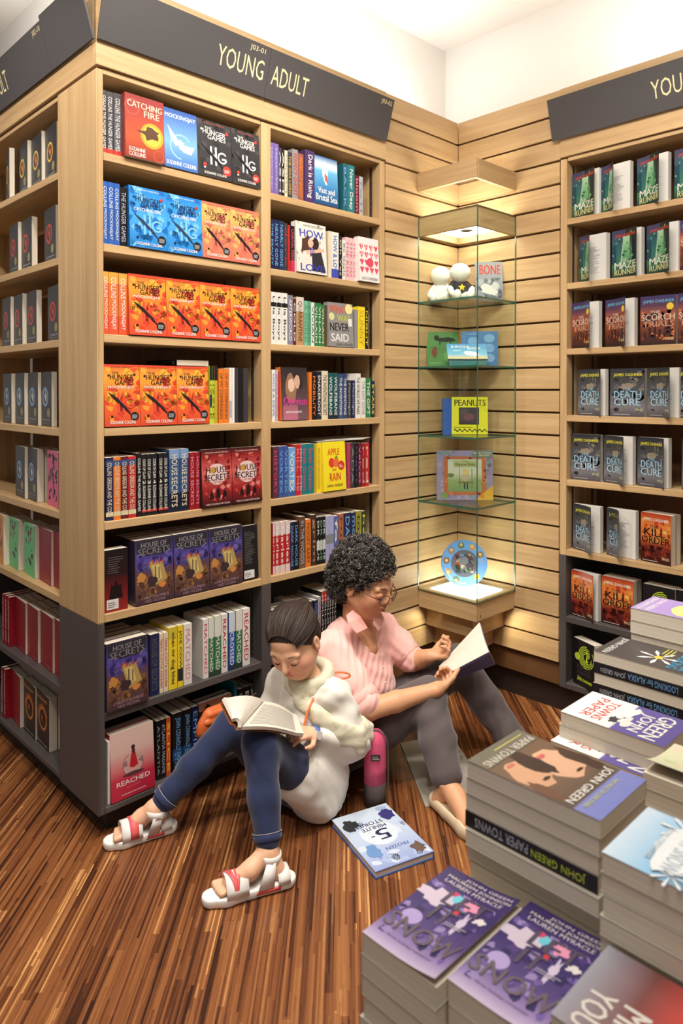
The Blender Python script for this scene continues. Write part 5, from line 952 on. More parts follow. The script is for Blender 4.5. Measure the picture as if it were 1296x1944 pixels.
# ---------------------------------------------------------------- signed-distance modelling for bodies and clothes
class Field:
    def __init__(s, lo, hi, vox):
        s.lo = np.array(lo, float); s.v = vox; s.n = np.ceil((np.array(hi)-s.lo)/vox).astype(int)+1; s.g = np.full(s.n, .08, np.float32)
    def _box(s, lo, hi):
        a = np.clip(np.floor((np.array(lo)-s.lo)/s.v).astype(int), 0, s.n-1); b = np.clip(np.ceil((np.array(hi)-s.lo)/s.v).astype(int)+1, 1, s.n)
        sl = tuple(slice(i, max(j, i+1)) for i, j in zip(a, b)); X = [s.lo[k]+s.v*np.arange(sl[k].start, sl[k].stop) for k in range(3)]
        return sl, np.meshgrid(*X, indexing='ij', sparse=True)
    def comb(s, sl, d, k, op):
        g = s.g[sl]
        if op == 'sub': d = -d; h = np.clip(.5-.5*(g-d)/k, 0, 1); s.g[sl] = (g*(1-h)+d*h+k*h*(1-h)).astype(np.float32); return
        h = np.clip(.5+.5*(g-d)/k, 0, 1); s.g[sl] = (g*(1-h)+d*h-k*h*(1-h)).astype(np.float32)
    def cap(s, a, b, ra, rb=None, k=.012, op='add'):
        rb = ra if rb is None else rb; a = np.array(a, float); b = np.array(b, float); m = max(ra, rb)+k*2+.02
        sl, (X, Y, Z) = s._box(np.minimum(a, b)-m, np.maximum(a, b)+m); ab = b-a; L2 = max(ab@ab, 1e-9)
        px, py, pz = X-a[0], Y-a[1], Z-a[2]; t = np.clip((px*ab[0]+py*ab[1]+pz*ab[2])/L2, 0, 1)
        d = np.sqrt((px-t*ab[0])**2+(py-t*ab[1])**2+(pz-t*ab[2])**2)-(ra+(rb-ra)*t); s.comb(sl, d, k, op)
    def chain(s, pts, rs, k=.012):
        for i in range(len(pts)-1): s.cap(pts[i], pts[i+1], rs[i], rs[i+1], k)
    def ell(s, c, r_, R=None, k=.012, op='add'):
        c = np.array(c, float); r_ = np.array(r_, float); R = np.eye(3) if R is None else np.array(R, float); m = r_.max()+k*2+.02     # R rows: local axes
        sl, (X, Y, Z) = s._box(c-m, c+m); p = [X-c[0], Y-c[1], Z-c[2]]
        q = [(R[i][0]*p[0]+R[i][1]*p[1]+R[i][2]*p[2]) for i in range(3)]
        k0 = np.sqrt(sum((q[i]/r_[i])**2 for i in range(3))); k1 = np.sqrt(sum((q[i]/r_[i]**2)**2 for i in range(3)))+1e-9; s.comb(sl, k0*(k0-1)/k1, k, op)
    def half(s, c, n, k=.004):      # keep only the side against the normal
        sl, (X, Y, Z) = s._box(s.lo, s.lo+s.v*s.n); d = (X-c[0])*n[0]+(Y-c[1])*n[1]+(Z-c[2])*n[2]; s.g = np.maximum(s.g, d).astype(np.float32)
    def surface(s):
        g = s.g; ins = g < 0; n = g.shape
        c = np.zeros(tuple(i-1 for i in n), np.int8)
        for dx in (0, 1):
            for dy in (0, 1):
                for dz in (0, 1): c += ins[dx:n[0]-1+dx, dy:n[1]-1+dy, dz:n[2]-1+dz]
        cells = np.argwhere((c > 0) & (c < 8)); idx = np.full(c.shape, -1, np.int32); idx[tuple(cells.T)] = np.arange(len(cells))
        acc = np.zeros((len(cells), 3)); cnt = np.zeros(len(cells)); corners = np.array([(x, y, z) for x in (0, 1) for y in (0, 1) for z in (0, 1)])
        vals = np.stack([g[tuple((cells+k).T)] for k in corners], 1)
        for i in range(8):
            for j in range(i+1, 8):
                if abs(corners[i]-corners[j]).sum() != 1: continue
                m = (vals[:, i] < 0) != (vals[:, j] < 0); t = vals[m, i]/(vals[m, i]-vals[m, j]); acc[m] += corners[i]+t[:, None]*(corners[j]-corners[i]); cnt[m] += 1
        V = s.lo+(cells+acc/cnt[:, None])*s.v; Q = []
        for ax in range(3):
            o = [(1, 2), (2, 0), (0, 1)][ax]; a = [slice(None)]*3; b = [slice(None)]*3; a[ax] = slice(0, n[ax]-1); b[ax] = slice(1, n[ax])
            A, B = ins[tuple(a)], ins[tuple(b)]; e = np.argwhere(A != B); e = e[(e[:, o[0]] > 0) & (e[:, o[1]] > 0)]
            for k in (o[0], o[1]): e = e[e[:, k] < n[k]-1]
            inside = A[tuple(e.T)]; d0 = np.zeros(3, int); d0[o[0]] = 1; d1 = np.zeros(3, int); d1[o[1]] = 1
            q = np.stack([idx[tuple((e-d0-d1).T)], idx[tuple((e-d1).T)], idx[tuple(e.T)], idx[tuple((e-d0).T)]], 1); q[~inside] = q[~inside][:, ::-1]; Q.append(q)
        Q = np.concatenate(Q); Q = Q[(Q >= 0).all(1)]; return V, Q
def np_mesh(V, Q, mat, cols=None):
    me = bpy.data.meshes.new('m'); me.vertices.add(len(V)); me.vertices.foreach_set('co', V.astype(np.float32).ravel()); me.loops.add(Q.size); me.loops.foreach_set('vertex_index', Q.astype(np.int32).ravel())
    me.polygons.add(len(Q)); me.polygons.foreach_set('loop_start', np.arange(0, Q.size, 4, dtype=np.int32)); me.polygons.foreach_set('use_smooth', np.ones(len(Q), bool)); me.update(calc_edges=True); me.validate()
    if mat: me.materials.append(mat)
    if cols is not None: at = me.color_attributes.new('Col', 'FLOAT_COLOR', 'POINT'); at.data.foreach_set('color', cols.astype(np.float32).ravel())
    return me
def vnormals(V, Q):
    fn = np.cross(V[Q[:, 1]]-V[Q[:, 0]], V[Q[:, 2]]-V[Q[:, 0]]); nn = np.zeros_like(V)
    for k in range(4): np.add.at(nn, Q[:, k], fn)
    return nn/(np.linalg.norm(nn, axis=1)[:, None]+1e-12)
def folds(V, Q, amp, freq, dirs, seed=0):
    # cloth folds: a few warped sine waves pushing the surface in and out
    rd = np.random.RandomState(seed); nn = vnormals(V, Q); d = np.zeros(len(V))
    for i, dv in enumerate(dirs):
        dv = np.array(dv, float); dv /= np.linalg.norm(dv); w1 = rd.rand(3)*10-5; ph = rd.rand()*6.28
        d += np.sin(V@dv*freq*(1+.35*i)+ph+1.6*np.sin(V@w1*1.8+ph*2)+.8*np.sin(V@w1[::-1]*4.1))*(np.sin(V@w1*2.3+i)*.5+.6)
    return V+nn*(d/len(dirs)*amp)[:, None]
def smooth_color(V, base, spots):
    C = np.tile(np.array(lin(base)), (len(V), 1))
    for c, r_, col, a in spots:
        w_ = np.clip(1.25-np.linalg.norm((V-np.array(c))/np.array(r_), axis=1), 0, .25)*4*a; C = C*(1-w_[:, None])+np.array(lin(col))*w_[:, None]
    return C
def fr(heading, pitch=0, roll=0):
    h, p = math.radians(heading), math.radians(pitch); F_ = np.array([math.cos(h)*math.cos(p), math.sin(h)*math.cos(p), math.sin(p)]); Lf = np.array([-math.sin(h), math.cos(h), 0]); U = np.cross(F_, Lf)
    c, s_ = math.cos(math.radians(roll)), math.sin(math.radians(roll)); return np.array([F_, Lf*c+U*s_, U*c-Lf*s_])
class Head:
    def __init__(s, c, R, k): s.c, s.R, s.k = np.array(c), R, k
    def __call__(s, x, y, z): return s.c+s.k*(x*s.R[0]+y*s.R[1]+z*s.R[2])
def build_head(f, H_, cheek=1.0):
    k = H_.k; R = H_.R; P = H_
    f.ell(P(-.012, 0, .035), np.array((.098, .076, .088))*k, R, .01); f.ell(P(.022, 0, -.028), np.array((.070, .064, .084))*k, R, .02)
    f.cap(P(.058, -.010, -.088), P(.058, .010, -.088), .021*k, .021*k, .02)
    for sgn in (-1, 1):
        f.ell(P(.050, sgn*.038, -.030), np.array((.030, .028, .034))*k*cheek, R, .02); f.cap(P(.080, sgn*.014, .022), P(.072, sgn*.046, .020), .011*k, .008*k, .014)
        f.cap(P(-.005, sgn*.058, -.045), P(.05, sgn*.03, -.085), .018*k, .016*k, .02)
        f.ell(P(.100, sgn*.031, .004), np.array((.016, .018, .011))*k, R, .010, 'sub'); f.ell(P(.076, sgn*.032, .001), np.array((.015, .018, .013))*k, R, .004)
        f.ell(P(-.012, sgn*.078, -.012), np.array((.018, .007, .030))*k, R, .004); f.ell(P(-.006, sgn*.085, -.008), np.array((.009, .005, .017))*k, R, .004, 'sub')
    f.cap(P(.086, 0, .014), P(.103, 0, -.022), .0075*k, .011*k, .010)
    for sgn in (-1, 1): f.cap(P(.092, sgn*.010, -.025), P(.086, sgn*.014, -.025), .0075*k, .006*k, .005)
    f.ell(P(.088, 0, -.0465), np.array((.011, .023, .0055))*k, R, .004); f.ell(P(.086, 0, -.0575), np.array((.011, .019, .0065))*k, R, .004); f.cap(P(.100, -.02, -.052), P(.100, .02, -.052), .0016*k, .0016*k, .002, 'sub')
def curve_on(H_, pts, r_, n=5):
    # short smooth tube through head-local points (lashes, brows)
    P = [Vector(H_(*p)) for p in pts]; Q = []
    for i in range(len(P)-1):
        p0, p1, p2, p3 = P[max(i-1, 0)], P[i], P[i+1], P[min(i+2, len(P)-1)]
        for j in range(4):
            t = j/4; Q.append(.5*((2*p1)+(p2-p0)*t+(2*p0-5*p1+4*p2-p3)*t*t+(3*p1-p0-3*p2+p3)*t**3))
    Q.append(P[-1]); m = len(Q); return tube_vf(Q, [r_*(.35+.65*math.sin(math.pi*(i+.6)/(m+.2))) for i in range(m)], n)
def hand(f, w_, fd, pn, th_side, k=1.0, curl=(35, 45, 30), spread=4, thumb=(30, 20), palm_len=.085):
    # w_ wrist, fd finger direction, pn palm normal (palm side); th_side: +1/-1 along cross(fd,pn)
    w_ = np.array(w_, float); fd = np.array(fd, float); fd /= np.linalg.norm(fd); pn = np.array(pn, float); pn -= fd*(pn@fd); pn /= np.linalg.norm(pn); sd = np.cross(fd, pn)*th_side
    for j, o in enumerate((-.026, -.009, .009, .025)): f.cap(w_+sd*o*.55*k, w_+fd*palm_len*k+sd*o*k, .0125*k, .0105*k, .008)
    f.cap(w_-fd*.02, w_+fd*.015, .023*k, .021*k, .015)
    Ls = [(.030, .018, .016), (.036, .022, .018), (.040, .025, .018), (.036, .022, .018)]      # little .. index
    tips = []
    for j, o in enumerate((-.026, -.009, .009, .025)):
        p = w_+fd*palm_len*k+sd*o*k; a = 0
        d0 = fd+sd*math.sin(math.radians(spread*(j-1.5))); d0 /= np.linalg.norm(d0)
        for q_, l_ in enumerate(Ls[j]):
            a += math.radians(curl[q_]*(1.1-.06*j)); d = d0*math.cos(a)+pn*math.sin(a); e = p+d*l_*k; r0 = (.0088, .0080, .0072, .0064)[q_]*k; r1 = (.0080, .0072, .0064)[q_]*k; f.cap(p, e, r0, r1, .0035); p = e
        tips.append(p)
    p = w_+fd*.022*k+sd*.022*k; d = fd*.62+sd*.72+pn*.25; d /= np.linalg.norm(d); e = p+d*.040*k; f.cap(p, e, .0135*k, .0098*k, .010)
    d = fd*math.cos(math.radians(thumb[0]))+sd*.35+pn*math.sin(math.radians(thumb[0])); d /= np.linalg.norm(d); e2 = e+d*.030*k; f.cap(e, e2, .0098*k, .0088*k, .004)
    d = fd*math.cos(math.radians(thumb[1]))+sd*.05+pn*math.sin(math.radians(thumb[1])); d /= np.linalg.norm(d); e3 = e2+d*.022*k; f.cap(e2, e3, .0088*k, .0068*k, .004); return tips, e3
SKIN = color_attr_mat('skin', .5, .35, .05, 70, sub=.12)
HAIR = color_attr_mat('hair', .58, .35, .15, 200)
def cloth(name, rough=.8, noise=.06, scale=90, bump=.12): return color_attr_mat(name, rough, .2, noise, scale, sheen=.25, bump=bump)
def flat_cols(n, c): return np.tile(np.array(lin(c)), (n, 1))
def part_vf(name, vf, col, mat, parent, smooth=True):
    V, F_ = vf; return link(name, mesh(V, F_, mat, smooth=smooth, cols=[lin(col)]*len(V)), parent)
CLOTH = cloth('cloth'); PLAINC = color_attr_mat('trim colour', .5, .4, .04, 50)
def sheet(grid, th=.0012):
    # grid[i][j] of points -> thin double sided sheet
    m, n = len(grid), len(grid[0]); V = [Vector(p) for r_ in grid for p in r_]; F_ = []; nr = []
    for i in range(m):
        for j in range(n):
            a = V[min(i+1, m-1)*n+j]-V[max(i-1, 0)*n+j]; b = V[i*n+min(j+1, n-1)]-V[i*n+max(j-1, 0)]; nr.append(a.cross(b).normalized())
    B = [v-q_*th for v, q_ in zip(V, nr)]; N_ = m*n
    for i in range(m-1):
        for j in range(n-1): a, b, c, d = i*n+j, (i+1)*n+j, (i+1)*n+j+1, i*n+j+1; F_ += [(a, b, c, d), (N_+d, N_+c, N_+b, N_+a)]
    ed = [(i*n, (i+1)*n) for i in range(m-1)]+[((m-1)*n+j, (m-1)*n+j+1) for j in range(n-1)]+[((i+1)*n+n-1, i*n+n-1) for i in range(m-1)]+[(j+1, j) for j in range(n-1)]
    for a, b in ed: F_.append((b, a, N_+a, N_+b))
    return V+B, F_
def open_book(name, label, s0, s1, r0, r1, l0, l1, covc, sag=.012, th=.008, parent=None, lifted=None):
    # spine line s0-s1; right leaf outer edge r0-r1; left leaf outer edge l0-l1 (world points); pages bulge upward
    e = empty(name, tuple((Vector(s0)+Vector(s1))/2)); tag(e, label, 'book'); o = Vector(e.location)
    def leaf(a0, a1, b0, b1, bulge, off):
        a0, a1, b0, b1 = (Vector(p) for p in (a0, a1, b0, b1)); nrm = (b0-a0).cross(a1-a0).normalized(); 
        if nrm.dot(CAM-a0) < 0 and nrm.z < 0: nrm = -nrm
        if nrm.z < 0: nrm = -nrm
        return [[a0.lerp(b0, i/8).lerp(a1.lerp(b1, i/8), j/4)+nrm*(bulge*math.sin(math.pi*min(1, i/8*1.15))+off)-o for j in range(5)] for i in range(9)], nrm
    for (b0, b1) in ((r0, r1), (l0, l1)):
        g, nrm = leaf(s0, s1, b0, b1, sag, th); part_vf('page_block', sheet(g, th if nrm.dot(Vector((0, 0, 1))) > 0 else th), (232, 224, 208), PRINT, e, False)
        g2, _ = leaf(s0, s1, b0, b1, sag*.6, -.001); part_vf('cover', sheet(g2, .0012), covc, PRINT, e, False)
        V = []; F_ = []
        for k in range(17):
            v0 = .10+.8*k/17; v1 = v0+.016
            for i in range(1, 7):
                n_ = len(V); 
                for (ii, vv) in ((i, v0), (i+1, v0), (i+1, v1), (i, v1)):
                    a = g[ii][0].lerp(g[ii][4], vv); V.append(a+nrm*.0004)
                F_.append((n_, n_+1, n_+2, n_+3))
        part_vf('print_lines', (V, F_), (150, 146, 142), PRINT, e, False)
    return e
# ---------------------------------------------------------------- reading woman
def woman():
    e = empty('person', (.88, -.24, 0)); tag(e, 'person in pink striped shirt and grey trousers, glasses on, reading on the floor', 'person'); O = np.array((.88, -.24, 0))
    A = np.array
    pel, nb = A((.88, -.235, .115)), A((.915, -.225, .50)); rs, ls = A((.765, -.245, .468)), A((1.075, -.205, .468)); re_, le = A((.775, -.42, .312)), A((1.115, -.335, .368)); rw, lw = A((1.0, -.547, .358)), A((1.125, -.405, .405))
    rk, lk, ra, la = A((1.0, -.50, .315)), A((1.28, -.43, .345)), A((.915, -.66, .09)), A((1.33, -.66, .085)); rh, lh = A((.79, -.245, .11)), A((.975, -.225, .11))
    Hd = Head((.902, -.288, .705), fr(-78, -19, 0), 1.06)
    f = Field((.66, -.95, 0), (1.46, -.06, .86), .0034)
    build_head(f, Hd, 1.08); f.cap(Hd(-.02, 0, -.05), nb, .052, .056, .02); f.ell(nb+A((0, 0, -.14)), (.14, .085, .19), None, .03); f.ell(pel+A((0, 0, .05)), (.14, .10, .10), None, .03)
    f.cap(nb+A((.0, -.03, 0)), nb+A((.005, -.065, -.045)), .05, .03, .02)
    for s_, el, wr in ((rs, re_, rw), (ls, le, lw)):
        f.cap(nb+(s_-nb)*.3, s_, .05, .045, .03); f.chain([s_, s_*.5+el*.5, el], [.045, .041, .036], .02); f.chain([el, el*.6+wr*.4, wr], [.036, .035, .0235], .012)
    for h_, k_, a_ in ((rh, rk, ra), (lh, lk, la)): f.chain([pel, h_, k_, k_*.6+a_*.4, a_], [.09, .075, .048, .046, .031], .02)
    # feet
    rt = A((.838, -.865, .022)); rheel = A((.905, -.635, .032)); f.chain([ra, A((.905, -.70, .07)), A((.868, -.775, .038)), rt], [.032, .032, .029, .018], .015); f.cap(ra, rheel+A((0, .01, 0)), .03, .026, .015); f.ell(ra+A((-.028, .004, .012)), (.011, .011, .012), None, .008)
    lt = A((1.36, -.86, .022)); f.chain([la, A((1.335, -.72, .05)), lt], [.031, .028, .016], .015)
    # hands around the book
    hand(f, rw, (.95, .20, -.06), (-.55, .35, .75), 1, .96, (62, 74, 44), 2, (26, 8), .075); hand(f, lw, (.55, -.70, .25), (-.55, .35, .75), -1, .92, (48, 60, 36), 2, (26, 8), .07)
    V, Q = f.surface(); lip = Hd(.094, 0, -.052)
    C = smooth_color(V, (206, 152, 114), [(Hd(.07, .045, -.035), (.045,)*3, (208, 138, 108), .5), (Hd(.07, -.045, -.035), (.045,)*3, (208, 138, 108), .5), (lip, (.0125,)*3, (178, 92, 82), .85), (Hd(.1, 0, -.02), (.022,)*3, (208, 140, 108), .5)])
    link('body', np_mesh(V-O, Q, SKIN, C), e)
    def lk_(n, f_, col, fold=None, mat=CLOTH):
        V, Q = f_.surface()
        if fold: V = folds(V, Q, *fold)
        return link(n, np_mesh(V-O, Q, mat, flat_cols(len(V), col)), e)
    # trousers
    t = Field((.66, -.80, 0), (1.44, -.08, .48), .005)
    t.ell(pel+A((.012, 0, .04)), (.165, .135, .135), None, .02); 
    for h_, k_, a_, hem in ((rh, rk, ra, .11), (lh, lk, la, .09)):
        t.chain([h_+A((.012, 0, 0)), h_*.5+k_*.5, k_], [.088, .084, .068], .03); d = (a_-k_)/np.linalg.norm(a_-k_); t.chain([k_, k_*.5+a_*.5, a_-d*hem*.35], [.066, .062, .056], .02)
    d = (ra-rk)/np.linalg.norm(ra-rk); V, Q = t.surface(); keep = (V[:, 2] > .002); V[:, 2] = np.maximum(V[:, 2], .0015)
    V = folds(V, Q, .005, 60, [(.4, -.3, 1), (1, .3, .4), (-.5, .6, .8)], 3); link('trousers', np_mesh(V-O, Q, cloth('trouser cloth', .85), flat_cols(len(V), (88, 78, 77))), e)
    # shirt
    s = Field((.66, -.52, .06), (1.32, -.03, .60), .0045)
    s.ell(nb+A((-.005, .005, -.16)), (.165, .112, .20), None, .02); s.ell(nb+A((0, -.015, -.20)), (.15, .115, .12), None, .03); s.ell(pel+A((0, .005, .10)), (.175, .135, .10), None, .04); s.cap(rs, ls, .058, .058, .03); s.cap(rs, nb+A((-.05, .012, .022)), .056, .050, .03); s.cap(ls, nb+A((.05, .012, .022)), .056, .050, .03); s.cap(nb+A((-.05, .01, -.01)), nb+A((.05, .01, -.01)), .062, .062, .03)
    s.chain([rs, rs*.5+re_*.5, re_*.88+rs*.12], [.066, .066, .060], .025); s.chain([ls, ls*.5+le*.5, le*.9+ls*.1], [.064, .062, .055], .025)
    s.cap(nb+A((.01, -.05, .06)), nb+A((.012, -.125, -.030)), .046, .008, .008, 'sub'); s.cap(nb+A((0, 0, .02)), Hd(-.02, 0, -.05), .058, .06, .006, 'sub')
    V, Q = s.surface(); V = folds(V, Q, .0085, 62, [(.8, -.2, .8), (-.6, .4, 1), (1, .5, -.3)], 7); V = folds(V, Q, .0028, 170, [(.5, -.6, 1), (-1, .4, .6)], 9)
    sm, nt, b = new_mat('pink striped shirt'); b.inputs['Roughness'].default_value = .85; b.inputs['Specular IOR Level'].default_value = .15; b.inputs['Sheen Weight'].default_value = .3
    tc = N(nt, 'ShaderNodeTexCoord'); wv_ = N(nt, 'ShaderNodeTexWave'); wv_.inputs['Scale'].default_value = 210; wv_.inputs['Distortion'].default_value = .6; nt.links.new(tc.outputs['Object'], wv_.inputs['Vector'])
    cr = N(nt, 'ShaderNodeValToRGB'); cr.color_ramp.elements[0].color = lin((238, 176, 166)); cr.color_ramp.elements[1].color = lin((243, 192, 182)); nt.links.new(wv_.outputs['Fac'], cr.inputs['Fac']); nt.links.new(cr.outputs['Color'], b.inputs['Base Color'])
    sh = link('shirt', np_mesh(V-O, Q, sm), e)
    PK = (240, 178, 168)
    # rolled cuffs, collar, placket, buttons, pocket
    for a_, b_, r_ in ((rs, re_, .062), (ls, le, .057)):
        d = (b_-a_)/np.linalg.norm(b_-a_); c0 = b_-d*.035; v, q_ = tube_vf([tuple(c0-d*.022), tuple(c0-d*.020), tuple(c0+d*.012), tuple(c0+d*.014)], [r_*.93, r_*1.04, r_*1.02, r_*.9], 24, False); o = part_vf('cuff', ([Vector(p)-Vector(O) for p in v], q_), PK, CLOTH, sh)
    for pts, sg in (([(657, 1168, -.296), (669, 1158, -.298), (684, 1170, -.318), (698, 1192, -.336), (677, 1202, -.338), (660, 1182, -.316)], 1), ([(706, 1158, -.325), (722, 1160, -.325), (730, 1176, -.335), (718, 1198, -.350), (709, 1186, -.352)], 1)):
        P = [Vector(on_y(*q_))-Vector(O) for q_ in pts]; c = sum(P, Vector())/len(P); n_ = -Vector((FW.x, FW.y, -.3)).normalized(); m_ = len(P); V = P+[p-n_*.003 for p in P]+[c+n_*.0015, c-n_*.0015]
        part_vf('collar', (V, [(i_, (i_+1) % m_, 2*m_) for i_ in range(m_)]+[(m_+(i_+1) % m_, m_+i_, 2*m_+1) for i_ in range(m_)]+[((i_+1) % m_, i_, m_+i_, m_+(i_+1) % m_) for i_ in range(m_)]), (232, 166, 156), CLOTH, sh, False)
    for i in range(3):
        c = nb+A((.012+.004*i, -.120-.008*i, -.10-.055*i)); v, q_ = lathe_vf([(.0045, 0), (.0045, .0016), (.003, .002)], 12); part_vf('button', ([Vector((c[0]-O[0]+p[0], c[1]-O[1]-p[2]-.006, c[2]-O[2]+p[1])) for p in v], q_), (232, 214, 206), PLAINC, sh)
    # lashes, brows
    for sgn in (-1, 1):
        part_vf('eyelashes', tuple([[Vector(p)-Vector(O) for p in curve_on(Hd, [(.084, sgn*.016, -.005), (.0905, sgn*.031, -.009), (.078, sgn*.047, -.004)], .0016)[0]], curve_on(Hd, [(.084, sgn*.016, -.005), (.0905, sgn*.031, -.009), (.078, sgn*.047, -.004)], .0016)[1]]), (44, 30, 26), PLAINC, e)
        b_ = curve_on(Hd, [(.090, sgn*.013, .022), (.088, sgn*.030, .029), (.074, sgn*.050, .024)], .0022); part_vf('eyebrow', ([Vector(p)-Vector(O) for p in b_[0]], b_[1]), (92, 70, 58), PLAINC, e)
    # glasses
    g = empty('glasses', (0, 0, 0)); g.parent = e; fr_m = (70, 36, 34)
    for sgn in (-1, 1):
        ring_ = [Vector(Hd(.108-.010*(abs(math.cos(a))*0+((math.cos(a)*sgn+1)/2)), sgn*.033+.0225*math.cos(a), -.008+.0185*math.sin(a)))-Vector(O) for a in [2*math.pi*i/24 for i in range(25)]]; part_vf('lens_rim', tube_vf(ring_, .0015, 6), fr_m, PLAINC, g)
        ln = mesh([Vector(Hd(.1035, sgn*.033, -.008))-Vector(O)]+ring_[:-1], [(0, i+1, (i+1) % 24+1) for i in range(24)], glass); link('lens', ln, g)
        part_vf('temple_arm', tube_vf([Vector(Hd(*p))-Vector(O) for p in ((.099, sgn*.055, -.002), (.075, sgn*.075, .002), (.03, sgn*.083, .003), (-.02, sgn*.086, 0))], .0018, 6), fr_m, PLAINC, g)
    part_vf('bridge', tube_vf([Vector(Hd(*p))-Vector(O) for p in ((.108, -.0105, -.004), (.112, 0, -.001), (.108, .0105, -.004))], .0014, 6), fr_m, PLAINC, g)
    # curly hair: scalp cap plus curls
    h = Field((.70, -.50, .52), (1.10, -.08, .92), .005); h.ell(Hd(-.030, 0, .052), A((.107, .093, .098))*1.06, Hd.R, .01); h.ell(Hd(-.070, 0, -.01), A((.072, .084, .090))*1.06, Hd.R, .03); h.ell(Hd(.075, 0, -.035), A((.085, .075, .105))*1.06, Hd.R, .01, 'sub'); h.ell(Hd(.03, -.085, -.055), A((.05, .04, .055))*1.06, Hd.R, .01, 'sub'); h.ell(Hd(.03, .085, -.055), A((.05, .04, .055))*1.06, Hd.R, .01, 'sub')
    V, Q = h.surface(); nn = vnormals(V, Q); rd = np.random.RandomState(4); hp = link('hair', np_mesh(V-O, Q, HAIR, flat_cols(len(V), (34, 29, 27))), e)
    loc = (V-Hd.c)@Hd.R.T/Hd.k; ok = np.where((loc[:, 0] < .085))[0]; pick = rd.choice(ok, 2600); VV, FF, CC = [], [], []
    for i in pick:
        p = V[i]; n_ = nn[i]; ax = n_+rd.randn(3)*.55; ax /= np.linalg.norm(ax); u = np.cross(ax, rd.randn(3)); u /= np.linalg.norm(u); w2 = np.cross(ax, u); R0 = .0035+.004*rd.rand(); tn = 1.1+rd.rand()*.9; ln = .008+.014*rd.rand(); ph = rd.rand()*6.28
        pts = [tuple(p-O+ax*ln*t_+(u*math.cos(ph+6.28*tn*t_)+w2*math.sin(ph+6.28*tn*t_))*R0*(.6+.5*t_)) for t_ in np.linspace(0, 1, 10)]; v, q_ = tube_vf(pts, [.0015]*8+[.0012, .0006], 4, False); b0 = len(VV); VV += v; FF += [tuple(x+b0 for x in y) for y in q_]
        gy = rd.rand(); c = lin((44, 39, 36)) if gy < .45 else lin((80, 74, 69)) if gy < .85 else lin((124, 118, 111)); CC += [c]*len(v)
    cu = link('curls', mesh(VV, FF, HAIR, smooth=True, cols=CC), hp); cu['kind'] = 'stuff'
    # flat shoe on the near foot and the far one
    for tt, hh, n_ in ((rt, rheel, 0), (lt, A((1.325, -.635, .03)), 1)):
        d = tt-hh; d[2] = 0; ln = np.linalg.norm(d); d /= ln; sd = A((-d[1], d[0], 0)); sf = Field(np.minimum(tt, hh)-.07, np.maximum(tt, hh)+.09, .0034); c = (tt+hh)/2
        for q0, q1, w0, w1, hgt in ((-.02, .05, .030, .031, .030), (.05, ln*.62, .031, .040, .03), (ln*.62, ln+.012, .040, .024, .024)): sf.cap(hh*A((1, 1, 0))+d*q0+A((0, 0, .026)), hh*A((1, 1, 0))+d*q1+A((0, 0, .024)), w0, w1, .012)
        sf.cap(hh*A((1, 1, 0))+d*.006+A((0, 0, .062)), hh*A((1, 1, 0))+d*(ln*.70)+A((0, 0, .056)), .026, .031, .006, 'sub'); sf.half((0, 0, .0012), (0, 0, -1)); V, Q = sf.surface(); link('shoe', np_mesh(V-O, Q, PLAINC, flat_cols(len(V), (214, 194, 160))), e)
    return e
woman()
open_book('open_book', 'open white paged book with violet cover held up by the seated woman', (1.095, -.515, .369), (1.157, -.66, .475), (1.137, -.45, .368), (1.236, -.564, .54), (1.16, -.50, .335), (1.235, -.63, .405), (92, 88, 146), .006, .004)
